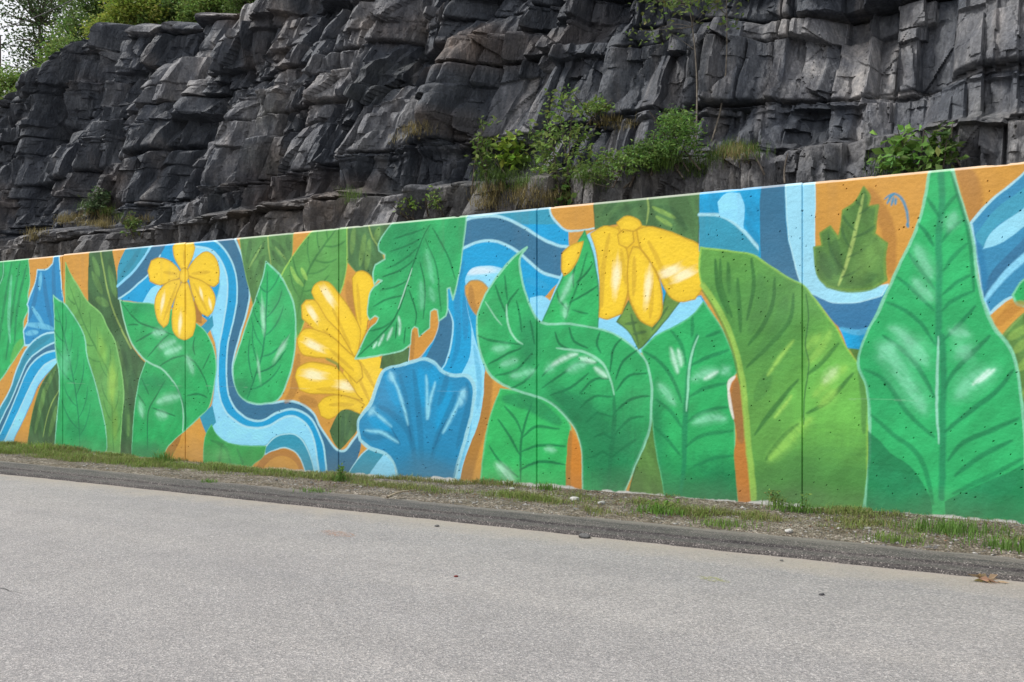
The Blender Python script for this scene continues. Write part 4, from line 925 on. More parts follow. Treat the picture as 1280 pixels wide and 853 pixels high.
for a, b in zip(JOINTS[:-1], JOINTS[1:]):
    cm = (qx > a) & (qx < b)
    f = Q[:, cm][qid[:, cm] == 0]
    g = 0.004
    # body behind the painted face: top, ends and back
    ia = np.searchsorted(US, a + 0.0001); ib = np.searchsorted(US, b - 0.0001)
    cols = np.unique(np.concatenate([np.arange(ia, ib + 1, 6), [ib]])); cols = cols[cols < NU]
    n0 = len(V)
    topf = V[idx[-1, cols]].copy()
    topb = topf.copy(); topb[:, 1] = TH_W
    botb = topb.copy(); botb[:, 2] = -0.3
    VV = np.concatenate([V, topf, topb, botb]); nC = len(cols)
    CC = np.concatenate([CV, CV[idx[-1, cols]], np.tile(lin((150, 148, 142)), (2 * nC, 1))])
    i0 = n0 + np.arange(nC - 1)
    f2 = np.concatenate([np.stack([i0, i0 + 1, i0 + 1 + nC, i0 + nC], -1), np.stack([i0 + nC, i0 + 1 + nC, i0 + 1 + 2 * nC, i0 + 2 * nC], -1)])
    link('wall_panel', submesh('wall_panel', VV, np.concatenate([f, f2]), CC), M_PAINT, wall)

# ------------------------------------------------------------------ the cliff
def cells(x, z, sx, sz, seed, p=3.0, jit=0.8):
    gx = x / sx; gz = z / sz
    row = np.floor(gz)
    F1 = np.full(x.shape, 1e9); F2 = np.full(x.shape, 1e9)
    CI = np.zeros(x.shape); CJ = np.zeros(x.shape); CX = np.zeros(x.shape); CZ = np.zeros(x.shape)
    for dj in (-1, 0, 1):
        j = row + dj
        off = hsh(j, j * 0 + 5, seed + 1)
        ib = np.floor(gx + off)
        for di in (-1, 0, 1):
            i = ib + di
            cx = i + 0.5 + jit * (hsh(i, j, seed + 2) - 0.5) - off
            cz = j + 0.5 + jit * 0.7 * (hsh(i, j, seed + 3) - 0.5)
            d = (np.abs(gx - cx) ** p + np.abs(gz - cz) ** p) ** (1 / p)
            near = d < F1
            F2 = np.where(near, F1, np.minimum(F2, d))
            F1 = np.where(near, d, F1)
            CI = np.where(near, i, CI); CJ = np.where(near, j, CJ); CX = np.where(near, cx, CX); CZ = np.where(near, cz, CZ)
    return CI, CJ, (gx - CX) * sx, (gz - CZ) * sz, F2 - F1

def cliff_cols():
    u = [-60.0]
    while u[-1] < 9:
        d = math.hypot(u[-1], 15.5)
        st = 0.0205 * (d / 15.5) ** 1.2
        if u[-1] < -33 or u[-1] > 4.5: st = 0.2
        u.append(u[-1] + st)
    return np.array(u)

def facets(x, z, sx, sz, seed, off, tx, tz, k):
    """continuous faceted relief: upper envelope of tilted planes, one for every scattered point"""
    gx = x / sx; gz = z / sz
    ib, jb = np.floor(gx), np.floor(gz)
    best = np.full(x.shape, -1e9)
    for dj in (-1, 0, 1):
        for di in (-1, 0, 1):
            i, j = ib + di, jb + dj
            px_ = gx - (i + 0.1 + 0.8 * hsh(i, j, seed)); pz_ = gz - (j + 0.1 + 0.8 * hsh(i, j, seed + 1))
            v = off * (hsh(i, j, seed + 2) * 2 - 1) + tx * sx * px_ * (hsh(i, j, seed + 3) * 2 - 1) + tz * sz * pz_ * (hsh(i, j, seed + 4) * 2 - 1.1) - k * (px_ ** 2 + pz_ ** 2)
            best = np.maximum(best, v)
    return best

def bricks(x, z, sx, sz, seed, jit=0.8):
    """jointed beds: strict rows, uneven columns; ids, offsets from the block centre, distance to the joints"""
    gx = x / sx; gz = z / sz
    j = np.floor(gz)
    gx = gx + hsh(j, j * 0 + 3, seed) * 7
    i = np.floor(gx)
    b0 = i + jit * (hsh(i, j, seed + 1) - 0.5); b1 = i + 1 + jit * (hsh(i + 1, j, seed + 1) - 0.5)
    bm = i - 1 + jit * (hsh(i - 1, j, seed + 1) - 0.5); bp = i + 2 + jit * (hsh(i + 2, j, seed + 1) - 0.5)
    lo_ = gx < b0; hi_ = gx > b1
    ci = np.where(lo_, i - 1, np.where(hi_, i + 1, i))
    l = np.where(lo_, bm, np.where(hi_, b1, b0)); r = np.where(lo_, b0, np.where(hi_, bp, b1))
    ex_ = np.minimum(gx - l, r - gx) * sx; ez_ = np.minimum(gz - j, j + 1 - gz) * sz
    return ci, j, (gx - (l + r) / 2) * sx, (gz - j - 0.5) * sz, ex_, ez_

def bev(k, wx_, wz_):
    e = np.minimum(np.clip(k[4] / wx_, 0, 1), np.clip(k[5] / wz_, 0, 1))
    return e * (1.35 - 0.35 * e)

def shear_of(U):                                # joints lean to the right in the left half; the mesh leans with them
    return 0.34 * np.clip((-4.5 - U) / 6.0, 0, 1)

def cliff_depth(U, X, Z):
    """distance of the rock face behind the wall plane, and the block ids; U runs along the wall, constant along a joint"""
    left = np.clip((-3.5 - U) / 6.0, 0, 1)     # broken, slanting rock at the left; level beds at the right
    h = lambda k, s: hsh(k[0], k[1], s) * 2 - 1
    up = np.clip((Z - 3.9) / 1.5, 0, 1)
    wx = U + 0.05 * fbm(X * 0.8, Z * 0.8, 201, 3)
    wz = Z + 0.09 * fbm(X * 0.5, Z * 0.9, 207, 4) + (0.015 - 0.055 * left) * (X + 10) + 0.30 * fbm(Z * 0.9, Z * 0, 209, 2)
    # bench above the wall
    bz = 4.30 + 0.22 * fbm(X * 0.35, X * 0, 211, 3) + 0.15 * np.clip((X + 8) / 6, 0, 1)
    bw = 1.05 + 0.3 * fbm(X * 0.3, X * 0 + 4, 213, 3) - 0.6 * np.clip((X + 2.2) / 1.0, 0, 1)
    y = 2.95 + 0.10 * (Z - 3)
    s = np.clip((Z - bz) / (0.36 + 0.14 * fbm(X * 0.8, X * 0 + 7, 217, 2)), 0, 1)
    y = y + bw * s * s * (3 - 2 * s)
    y = y + 0.14 * np.clip(Z - bz, 0, 20)
    y = y - 0.80 * fbm(X * 0.16, Z * 0.13, 219, 3) * up
    bt = fbm(U * 0.55, Z * 0.16, 220, 3)
    y = y - (0.22 + 0.40 * left) * up * np.tanh(bt * 2.6)
    # big joint blocks standing proud or set back
    k0 = bricks(wx, wz + 0.3, 2.3, 1.9, 225, 0.9)
    d = bev(k0, 0.07, 0.05) * (0.17 * h(k0, 226) + k0[2] * 0.16 * h(k0, 227) + k0[3] * 0.10 * h(k0, 228)) * up
    k1 = bricks(wx, wz, 1.55, 1.12, 231, 0.95)
    d = d + bev(k1, 0.036, 0.022) * (0.20 * h(k1, 241) + k1[2] * 0.24 * h(k1, 242) + k1[3] * 0.16 * (h(k1, 243) - 0.1))
    d = d - 0.30 * np.exp(-(k1[5] / 0.030) ** 1.5) * (hsh(np.floor(k1[0] / 2), k1[1], 247) > 0.30 + 0.15 * left) - 0.16 * np.exp(-(k1[4] / 0.034) ** 1.5) * (hsh(k1[0], k1[1], 248) > 0.30)
    # upright joint columns inside the beds
    k2 = bricks(wx + 0.03 * fbm(X * 2, Z * 2, 251, 2), wz + 0.05 * fbm(X * 2, Z * 2, 255, 3), 0.55, 0.92, 261, 0.95)
    d = d + bev(k2, 0.034, 0.022) * (0.12 * h(k2, 271) + k2[2] * 0.50 * h(k2, 272) + k2[3] * 0.20 * (h(k2, 273) - 0.1))
    d = d - 0.07 * np.exp(-(np.minimum(k2[4], k2[5]) / 0.022) ** 1.5) * (hsh(k2[0], k2[1], 274) > 0.5)
    # broken faces
    d = d + facets(wx + 0.03 * Z, wz, 0.42, 0.90, 281, 0.06, 0.95, 0.24, 0.10)
    dm = np.clip(fbm(X * 0.4, Z * 0.5, 287, 3) * 1.6 + 0.35 + left * 0.5, 0.15, 1)
    d = d + dm * facets(X * 0.8 - 0.6 * Z, Z * 0.8 + 0.6 * X, 0.34, 0.72, 285, 0.06, 0.85, 0.35, 0.10)
    rough = np.clip(0.60 + 1.3 * fbm(X * 0.5, Z * 0.6, 299, 3), 0.2, 1.2)
    d = d + rough * facets(wx + 0.10 * Z + 0.03 * fbm(X * 9, Z * 9, 295, 2), wz, 0.115, 0.25, 297, 0.020, 1.1, 0.40, 0.027)
    d = d + 0.008 * fbm(X * 9, Z * 2.0, 305, 4) + 0.006 * fbm(X * 24, Z * 14, 309, 3)
    # hollows where blocks have dropped out under a bed
    sl_ = fbm(X * 0.5, wz * 0.9, 311, 3)
    pick = np.clip((sl_ - 0.05) * 4, 0, 1) * (hsh(k2[0], k2[1], 313) > 0.45)
    d = d - 0.16 * pick * bev(k2, 0.05, 0.035)
    return y - d, k1, k2, left

# skyline of the cliff, traced from the picture
SKY_PX = np.array([(-400, 380), (-260, 300), (-120, 215), (-60, 172), (0, 134), (40, 114), (75, 84), (100, 62), (112, 46), (140, 32), (200, 28), (270, 24), (290, 17), (330, 6), (352, -8), (420, -60), (560, -150), (900, -300), (1500, -560)])
CU = cliff_cols()
SHR = shear_of(CU)
topz = np.full(len(CU), 9.0)
for _ in range(4):                              # put every column's crest where the skyline is, at the depth the rock has there
    xc = CU + SHR * (topz - 5)
    yc, _a, _b, _c = cliff_depth(CU, xc, topz - 0.3)
    ker = np.ones(41) / 41
    yc = np.convolve(np.pad(yc, 20, mode='edge'), ker, 'valid') + 0.5
    dep = np.maximum(-CS * xc + SN * (yc - CAM_Y), 2)
    pxc = 640 + FPX * (SN * xc + CS * (yc - CAM_Y)) / dep
    topz = 0.4 * topz + 0.6 * np.clip(EYE + (HOR - np.interp(pxc, SKY_PX[:, 0], SKY_PX[:, 1])) / FPX * dep, 3.5, 13)
topz = topz + 0.12 * fbm(CU * 1.3, CU * 0, 431, 4)
CT = np.concatenate([np.linspace(0.0, 0.245, 6), np.linspace(0.25, 1.0, 345)])
NCU, NCT = len(CU), len(CT)
CUg, Tg = np.meshgrid(CU, CT)
TOPg = np.repeat(topz[None, :], NCT, 0)
SEEN = EYE + 470.0 / FPX * (-CS * CUg + SN * (6.0 - CAM_Y)) + 0.35        # the picture's upper edge on the rock
Ztop = np.minimum(TOPg, np.clip(SEEN, 6.0, 13.0))
CZg = 1.6 + Tg * (Ztop - 1.6)
CXg = CUg + np.repeat(SHR[None, :], NCT, 0) * (CZg - 5)
CYg, K1, K2, LEFT = cliff_depth(CUg, CXg, CZg)
crest = (TOPg <= SEEN)
over = np.clip((CZg - (TOPg - 0.35)) / 0.35, 0, 1)
CYg = CYg + 0.8 * over ** 3 * crest             # the crest rounds over

# colour of the stone itself: blue-black, grey and brownish blocks, pale weathered seams
h1 = hsh(K1[0], K1[1], 401); h2 = hsh(K2[0], K2[1], 402)
tone = 0.40 * h1 + 0.36 * h2 + 0.32 * (fbm(CXg * 0.25, CZg * 0.5, 403, 4) * 0.5 + 0.5)
dark = np.array([0.018, 0.024, 0.033]); midc = np.array([0.060, 0.070, 0.086]); pale = np.array([0.25, 0.252, 0.258])
tone = tone - 0.12 * LEFT - 0.01
c = np.where((tone < 0.5)[..., None], dark + (midc - dark) * np.clip(tone / 0.5, 0, 1)[..., None], midc + (pale - midc) * np.clip((tone - 0.5) / 0.42, 0, 1)[..., None])
warm = np.clip(fbm(CXg * 0.5, CZg * 0.7, 407, 4) * 1.8 - 0.22, 0, 1)[..., None]
c = c * (1 - warm * 0.6) + np.array([0.150, 0.112, 0.085]) * warm * 0.6
lowb = np.clip((4.75 - CZg) / 0.4, 0, 1)[..., None] * np.clip(0.6 + fbm(CXg * 0.6, CZg, 409, 3), 0, 1)[..., None]
c = c * (1 - lowb * 0.55) + np.array([0.20, 0.188, 0.17]) * lowb * 0.55
strk = np.clip(fbm(CXg * 3.2, CZg * 0.35, 411, 4) * 2.6 - 0.6, 0, 1)[..., None]          # pale mineral runs
c = c * (1 - strk * 0.4) + np.array([0.24, 0.225, 0.215]) * strk * 0.4
moss = np.clip(fbm(CXg * 0.8, CZg * 0.9, 415, 4) * 2 - 0.75, 0, 1)[..., None] * 0.35
c = c * (1 - moss) + np.array([0.075, 0.08, 0.045]) * moss

CVt = np.stack([CXg, CYg, CZg], -1)
V = CVt.reshape(-1, 3); CC = c.reshape(-1, 3)
idx = np.arange(NCT * NCU).reshape(NCT, NCU)
Q = np.stack([idx[:-1, :-1], idx[:-1, 1:], idx[1:, 1:], idx[1:, :-1]], -1)
PX, PY, PD = project(CVt)
bid = (K1[0] * 1000 + K1[1]).astype(np.int64)[:-1, :-1]
qpx, qpy = PX[:-1, :-1], PY[:-1, :-1]
walltop = 326 - 125 / 1280 * qpx
vis = (qpx > -5) & (qpx < 1285) & (qpy > -5) & (qpy < walltop + 3)
ids, cnt = np.unique(bid[vis], return_counts=True)
sel = ids[np.argsort(-cnt)][:290]
cntd = dict(zip(ids, cnt))
sel = [s_ for s_ in sel if cntd[s_] > 150]

# the rest of the rock: coarse upper face and the hilltop behind it
ux = CU[::6] if CU[-1] == CU[::6][-1] else np.append(CU[::6], CU[-1])
xi = np.searchsorted(CU, ux)
lo = V[idx[-1, xi]]
rows = [lo]
tz = topz[xi]
steps = [(0.35, 0.10), (0.7, 0.25), (1.0, 0.6)]
for f_, dy in steps:
    r_ = lo.copy(); r_[:, 2] = lo[:, 2] + np.maximum(tz - lo[:, 2], 0) * f_; r_[:, 1] = lo[:, 1] + dy + 0.4 * fbm(ux * 0.7, ux * 0 + f_, 421, 3) * (tz > lo[:, 2] + 0.1)
    rows.append(r_)
for dy, dz in ((3, 0.25), (9, 0.7), (30, 1.5), (90, 1.0)):
    r_ = rows[3].copy(); r_[:, 1] = rows[3][:, 1].max() + dy; r_[:, 2] = np.maximum(tz, lo[:, 2]) - 0.25 - 0.02 * dy
    rows.append(r_)
nb = len(V)
VV = np.concatenate([V] + rows); nR = len(ux)
CCx = np.concatenate([CC] + [np.tile(np.array([0.06, 0.062, 0.062]), (nR, 1))] * len(rows))
i0 = nb + np.arange(nR - 1)
ex = np.concatenate([np.stack([i0 + k * nR, i0 + 1 + k * nR, i0 + 1 + (k + 1) * nR, i0 + (k + 1) * nR], -1) for k in range(len(rows) - 1)])
rest = ~np.isin(bid, sel)
cliff = link('cliff', submesh('cliff', VV, np.concatenate([Q[rest], ex]), CCx), M_ROCK)
tag(cliff, kind='structure')
order = np.argsort(bid, axis=None, kind='stable')
fb = bid.ravel()[order]; Qf = Q.reshape(-1, 4)[order]
for s_ in sel:
    a, b = np.searchsorted(fb, s_), np.searchsorted(fb, s_, side='right')
    link('rock_block', submesh('rock_block', V, Qf[a:b], CC), M_ROCK, cliff)

def cliff_point(px, py):
    """the point of the rock seen at a place of the picture"""
    e = (PX - px) ** 2 + (PY - py) ** 2
    near = e < 36
    if not near.any(): near = e <= e.min() + 1
    dd = np.where(near, PD, 1e9)
    j, i = np.unravel_index(np.argmin(dd), dd.shape)
    return CVt[j, i].copy()

# ------------------------------------------------------------------ plants
def tube(path, rad, sides=6):
    path = np.asarray(path, float); n = len(path)
    Vt, Ft = [], []
    for i in range(n):
        t = path[min(i + 1, n - 1)] - path[max(i - 1, 0)]; t = t / max(np.linalg.norm(t), 1e-9)
        a = np.cross(t, [0.31, 0.95, 0.1]); a /= max(np.linalg.norm(a), 1e-9); b = np.cross(t, a)
        for k in range(sides):
            an = 2 * math.pi * k / sides
            Vt.append(path[i] + (a * math.cos(an) + b * math.sin(an)) * rad[i])
    for i in range(n - 1):
        for k in range(sides):
            k2 = (k + 1) % sides
            Ft.append([i * sides + k, i * sides + k2, (i + 1) * sides + k2, (i + 1) * sides + k])
    return np.array(Vt), np.array(Ft)

def join(parts):
    Vs, Fs, n = [], [], 0
    for v, f in parts:
        Vs.append(v); Fs.append(f + n); n += len(v)
    return np.concatenate(Vs), np.concatenate(Fs)

def leaves(cen, size, col, var=0.25, aspect=0.5, droop=0.0, rs=None):
    """one folded leaf (two triangles in a quad, bent along the midrib) at every centre"""
    rs = rs or rng
    n = len(cen)
    d = rs.normal(size=(n, 3)); d[:, 2] = d[:, 2] * 0.6 - droop; d /= np.linalg.norm(d, axis=1)[:, None]
    u = rs.normal(size=(n, 3)); u[:, 2] += 0.8
    w = np.cross(d, u); w /= np.maximum(np.linalg.norm(w, axis=1), 1e-6)[:, None]
    nn = np.cross(w, d)
    s = size * rs.uniform(0.6, 1.25, (n, 1))
    b = cen; t = cen + d * s
    m = cen + d * s * 0.45
    l = m + w * s * aspect * 0.5 + nn * s * 0.10; r = m - w * s * aspect * 0.5 + nn * s * 0.10
    Vl = np.stack([b, r, t, l], 1).reshape(-1, 3)
    Fl = np.arange(n * 4).reshape(n, 4)
    cc = np.array(col) * (1 + var * rs.normal(size=(n, 1))) * (1 + 0.10 * rs.normal(size=(n, 3)))
    cc = np.clip(np.repeat(cc, 4, 0), 0.004, 0.5)
    return Vl, Fl, cc

def curve(a, b, bow, n=6, rs=None):
    a, b = np.asarray(a, float), np.asarray(b, float)
    t = np.linspace(0, 1, n)[:, None]
    k = (rs or rng).normal(size=3) * bow
    return a + (b - a) * t + np.sin(t * math.pi) * k

def tree(name, label, cat, base, lobes, trunk_r, n_tip, per_tip, leaf, col, spread=0.22, bark=(0.09, 0.075, 0.06), stems=1, group=None, aspect=0.5, top=None, droop=0.1, seed=1, limb=True):
    """lobes: (offset xyz, radii xyz); leaves sit in sprays round branch tips"""
    rs = np.random.default_rng(seed)
    base = np.asarray(base, float)
    root = empty(name, tuple(base)); tag(root, label, cat, group)
    tips, lob = [], []
    wts = np.array([l[1][0] * l[1][1] * l[1][2] for l in lobes]); wts = wts / wts.sum()
    for k, (o, r) in enumerate(lobes):
        m = max(3, int(n_tip * wts[k]))
        v = rs.normal(size=(m, 3)); v /= np.linalg.norm(v, axis=1)[:, None]
        v *= (rs.uniform(0.35, 1.0, (m, 1))) ** 0.6
        tips.append(base + np.array(o) + v * np.array(r)); lob += [k] * m
    tips = np.concatenate(tips)
    hub_top = base + np.array(top if top is not None else np.mean([l[0] for l in lobes], 0))
    parts = []
    trunks = []
    for s in range(stems):
        e = hub_top + (rs.normal(size=3) * np.array([0.25, 0.2, 0.1]) * (stems > 1))
        p = curve(base + rs.normal(size=3) * np.array([0.12, 0.08, 0]) * (stems > 1) - np.array([0, 0, 0.15]), e, 0.04 * np.linalg.norm(hub_top - base), 8, rs)
        trunks.append(p); parts.append(tube(p, np.linspace(trunk_r, trunk_r * 0.35, 8), 7))
    trp = np.concatenate(trunks)
    if limb:
        for t in tips[:: max(1, len(tips) // 70)]:
            dd = np.linalg.norm(trp - t, axis=1) + 0.9 * np.maximum(trp[:, 2] - t[2] + 0.1, 0)
            a = trp[np.argmin(dd)]
            ln = np.linalg.norm(t - a)
            parts.append(tube(curve(a, t, 0.07 * ln, 5, rs), np.linspace(trunk_r * 0.32, trunk_r * 0.07, 5), 4))
    Vt, Ft = join(parts)
    link('trunk', np_mesh('trunk', Vt, Ft, np.tile(np.array(bark), (len(Vt), 1)), True), M_BARK, root)
    cen = np.repeat(tips, per_tip, 0) + rs.normal(size=(len(tips) * per_tip, 3)) * spread * np.array([1, 1, 0.7])
    tipc = np.repeat(rs.normal(size=(len(tips), 1)), per_tip, 0)
    Vl, Fl, cc = leaves(cen, leaf, col, 0.18, aspect, droop, rs)
    cc = np.clip(cc * (1 + 0.22 * np.repeat(tipc, 4, 0)), 0.004, 0.4)
    link('crown', np_mesh('crown', Vl, Fl, cc), M_LEAF, root)
    return root

def R_(px, dist): return px / FPX * dist          # size in metres of a length in the picture at a distance

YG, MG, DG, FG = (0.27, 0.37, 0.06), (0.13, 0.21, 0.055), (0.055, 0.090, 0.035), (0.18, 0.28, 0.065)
GT = 'trees on top of the cliff'
def hill_tree(name, label, px, py, dist, rpx, rpy, base_py, **kw):
    c0_ = P(px, py, dist); b_ = P(px, base_py, dist)
    rx, rz = R_(rpx, dist), R_(rpy, dist)
    b_[2] = min(b_[2], c0_[2] - rz * 0.5)
    off = c0_ - b_
    lob = [((off[0], off[1], off[2]), (rx * 0.7, rx * 0.7, rz * 0.75)), ((off[0] - rx * 0.5, off[1], off[2] - rz * 0.3), (rx * 0.5, rx * 0.5, rz * 0.5)),
           ((off[0] + rx * 0.55, off[1] + 0.2, off[2] - rz * 0.2), (rx * 0.5, rx * 0.5, rz * 0.5)), ((off[0] + rx * 0.1, off[1], off[2] + rz * 0.5), (rx * 0.5, rx * 0.5, rz * 0.5))]
    return tree(name, label, 'tree', b_, lob, kw.pop('trunk_r', 0.09), group=GT, **kw)
hill_tree('deciduous_tree', 'tall open tree against the white sky at the left edge', 46, 30, 38, 66, 110, 170, n_tip=230, per_tip=26, leaf=0.15, col=(0.075, 0.12, 0.045), spread=0.30, seed=11, trunk_r=0.14)
hill_tree('deciduous_tree', 'mid green tree behind the cliff crest, left of the bright bushes', 118, 26, 34, 56, 66, 130, n_tip=230, per_tip=40, leaf=0.14, col=MG, spread=0.24, seed=12)
hill_tree('small_tree', 'small bright green tree at the left shoulder of the cliff', 74, 80, 30, 34, 38, 140, n_tip=110, per_tip=40, leaf=0.11, col=FG, spread=0.17, seed=13, trunk_r=0.05)
hill_tree('small_tree', 'small light green tree lowest on the sloping crest', 12, 112, 31, 34, 26, 160, n_tip=90, per_tip=38, leaf=0.11, col=FG, spread=0.17, seed=14, trunk_r=0.05)
hill_tree('small_tree', 'yellow green tree overhanging the cliff crest', 163, 12, 27.5, 38, 24, 55, n_tip=130, per_tip=44, leaf=0.11, col=YG, spread=0.17, seed=15, trunk_r=0.05)
hill_tree('small_tree', 'dark green tree in the middle of the crest thicket', 218, 10, 28, 36, 26, 55, n_tip=130, per_tip=44, leaf=0.11, col=MG, spread=0.18, seed=16, trunk_r=0.06)
hill_tree('small_tree', 'light green tree right of the dark one on the crest', 262, 4, 27, 36, 24, 50, n_tip=130, per_tip=42, leaf=0.10, col=FG, spread=0.17, seed=17, trunk_r=0.05)
hill_tree('small_tree', 'small tree at the right end of the crest thicket', 312, -10, 26, 34, 24, 40, n_tip=110, per_tip=40, leaf=0.10, col=MG, spread=0.17, seed=18, trunk_r=0.05)
hill_tree('deciduous_tree', 'dark leaved tree rising behind the crest thicket', 190, 0, 36, 62, 50, 90, n_tip=220, per_tip=44, leaf=0.16, col=DG, spread=0.28, seed=19)
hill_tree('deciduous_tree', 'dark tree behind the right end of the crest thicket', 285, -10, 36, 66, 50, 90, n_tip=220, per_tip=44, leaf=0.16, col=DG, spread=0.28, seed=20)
for k, (px_, py_, w__) in enumerate([(30, 124, 24), (95, 66, 20), (128, 38, 24), (188, 32, 26), (240, 26, 26), (286, 20, 20)]):
    words = ['on the lowest shoulder of the crest', 'in the notch of the crest', 'below the yellow green tree', 'at the middle of the crest', 'below the light green tree', 'at the right end of the crest']
    hill_tree('low_bush', 'low bush hugging the rock ' + words[k], px_, py_, 27.5 + (1.5 if k < 2 else 0), w__, 13, py_ + 22, n_tip=50, per_tip=36, leaf=0.09, col=[FG, MG, YG, MG, FG, MG][k], spread=0.13, seed=70 + k, trunk_r=0.03)

# ---- shrubs on the rock ledges
def ledge_shrub(name, label, px, py, w_px, h_px, n_tip, per_tip, leafpx, col, seed, spread=0.10, aspect=0.5, trunk_r=0.015, cat='shrub', lean=0.0, stems=3, out=0.0):
    b_ = cliff_point(px, py); b_[1] -= out
    dist = -CS * b_[0] + SN * (b_[1] - CAM_Y)
    w, h_ = R_(w_px, dist), R_(h_px, dist)
    lob = [((lean * w, -0.1, h_ * 0.45), (w * 0.42, w * 0.35, h_ * 0.42)), ((-w * 0.3, -0.1, h_ * 0.3), (w * 0.25, w * 0.25, h_ * 0.28)), ((w * 0.3, -0.1, h_ * 0.35), (w * 0.25, w * 0.25, h_ * 0.3)), ((lean * w * 1.5, -0.05, h_ * 0.8), (w * 0.25, w * 0.2, h_ * 0.25))]
    return tree(name, label, cat, b_, lob, trunk_r, n_tip, per_tip, R_(leafpx, dist), col, spread=spread, stems=stems, aspect=aspect, group='shrubs on the rock ledges', top=(lean * w, -0.08, h_ * 0.75), seed=seed)
ledge_shrub('shrub', 'airy light green shrub on the ledge right of the grassy mound', 706, 246, 84, 125, 66, 14, 8, (0.17, 0.26, 0.065), 31, 0.09)
ledge_shrub('shrub', 'small shrub with large bright leaves on the grassy mound', 634, 208, 36, 44, 16, 8, 12, (0.22, 0.36, 0.05), 32, 0.07, 0.6)
ledge_shrub('shrub', 'low dark green shrub filling the ledge below the square rock', 772, 226, 104, 30, 46, 18, 6, (0.13, 0.22, 0.05), 33, 0.09)
ledge_shrub('shrub', 'dense feathery green bush at the foot of the sapling', 852, 204, 66, 70, 90, 28, 6, (0.14, 0.26, 0.06), 34, 0.07, 0.3)
ledge_shrub('shrub', 'feathery bush left of the sapling, lower than its neighbour', 814, 212, 46, 34, 40, 24, 6, (0.14, 0.25, 0.06), 35, 0.07, 0.3)
ledge_shrub('shrub', 'broad leaved green shrub above the small olive painted leaf', 1136, 216, 74, 62, 32, 8, 15, (0.17, 0.32, 0.07), 36, 0.09, 0.62)
ledge_shrub('shrub', 'thin leafy shoot beside the broad leaved shrub', 1184, 214, 26, 70, 14, 8, 13, (0.08, 0.15, 0.035), 37, 0.05, 0.4)
ledge_shrub('shrub', 'small grey green shrub on the left dry grass ledge', 124, 264, 30, 36, 34, 16, 6, (0.085, 0.13, 0.06), 38, 0.07)
ledge_shrub('shrub', 'tiny green plant on the low ledge under the dry grass', 516, 270, 22, 15, 9, 7, 6, FG, 39, 0.06)
ledge_shrub('shrub', 'small plant in a crack right of the tiny ledge plant', 546, 264, 16, 18, 8, 7, 6, FG, 40, 0.06)
ledge_shrub('shrub', 'low green tuft on the rock shelf above the airy shrub', 742, 146, 40, 16, 24, 14, 6, FG, 41, 0.06)
ledge_shrub('shrub', 'leafy shoot at the left of the grassy mound', 604, 226, 24, 78, 22, 10, 8, (0.10, 0.16, 0.035), 42, 0.06)
ledge_shrub('shrub', 'round leaved bush just above the wall under the airy shrub', 692, 262, 66, 32, 22, 10, 9, (0.15, 0.25, 0.07), 43, 0.08, 0.7)
ledge_shrub('shrub', 'small bush of pale leaves low on the left rocks', 172, 288, 22, 22, 14, 10, 6, (0.10, 0.15, 0.04), 44, 0.06)
# slender sapling in front of the bedded rock
b_ = cliff_point(872, 168)
dist = -CS * b_[0] + SN * (b_[1] - CAM_Y)
u = lambda v: R_(v, dist)
tree('sapling', 'slender bare-stemmed sapling with a thin crown in front of the bedded rock', 'tree', b_, [((u(-5), -0.35, u(175)), (u(55), u(30), u(32))), ((u(-50), -0.3, u(135)), (u(32), u(20), u(14))), ((u(40), -0.3, u(150)), (u(30), u(20), u(28))), ((u(10), -0.3, u(215)), (u(60), u(30), u(30)))],
     0.015, 62, 12, u(8), (0.14, 0.20, 0.06), spread=0.13, stems=2, bark=(0.17, 0.15, 0.125), top=(u(4), -0.3, u(185)), seed=51)

# ---- bare dead stems leaning on the rock
def stick(name, label, a, b, r, col=(0.22, 0.19, 0.16), cat='branch', group=None):
    p = curve(a, b, 0.05 * np.linalg.norm(np.array(b) - np.array(a)), 8)
    Vt, Ft = tube(p, np.linspace(r, r * 0.4, 8), 6)
    o = link(name, np_mesh(name, Vt, Ft, np.tile(np.array(col), (len(Vt), 1)), True), M_BARK)
    return tag(o, label, cat, group)
for (x0, y0, x1, y1, lb) in ((853, 228, 838, 196, 'short pale dead branch under the feathery bush'), (958, 224, 938, 188, 'thin bleached dead branch on the bench of pale rock'), (976, 226, 985, 192, 'upright grey dead branch on the pale rock bench'), (1199, 212, 1191, 150, 'bare straight stem right of the broad leaved shrub')):
    a = cliff_point(x0, y0); b = P(x1, y1, -CS * a[0] + SN * (a[1] - CAM_Y) - 0.15)
    stick('dead_branch', lb, a, b, 0.016, group='dead branches on the ledges')

# ---- grasses
def blades(pos, h, wd, col, lean=0.35, var=0.25):
    n = len(pos)
    an = rng.uniform(0, 2 * math.pi, n); d = np.stack([np.cos(an), np.sin(an), np.zeros(n)], 1)
    hh = (h * rng.uniform(0.45, 1.2, n))[:, None]
    out = rng.uniform(0.1, 1.0, (n, 1)) * lean
    sd_ = np.stack([-np.sin(an), np.cos(an), np.zeros(n)], 1) * wd
    m = pos + d * hh * out * 0.35 + np.array([0, 0, 1]) * hh * 0.6
    t = pos + d * hh * out * 1.1 + np.array([0, 0, 1]) * hh * (1 - 0.3 * out)
    Vb = np.stack([pos - sd_, pos + sd_, m + sd_ * 0.7, m - sd_ * 0.7, t], 1).reshape(-1, 3)
    i = np.arange(n)[:, None] * 5
    Fb = np.concatenate([i + np.array([[0, 1, 2]]), i + np.array([[0, 2, 3]]), i + np.array([[3, 2, 4]])])
    cc = np.array(col) if np.ndim(col) == 2 else np.tile(np.array(col), (n, 1))
    cc = np.clip(cc * (1 + var * rng.normal(size=(n, 1))), 0.01, 0.5)
    return Vb, Fb, np.repeat(cc, 5, 0)

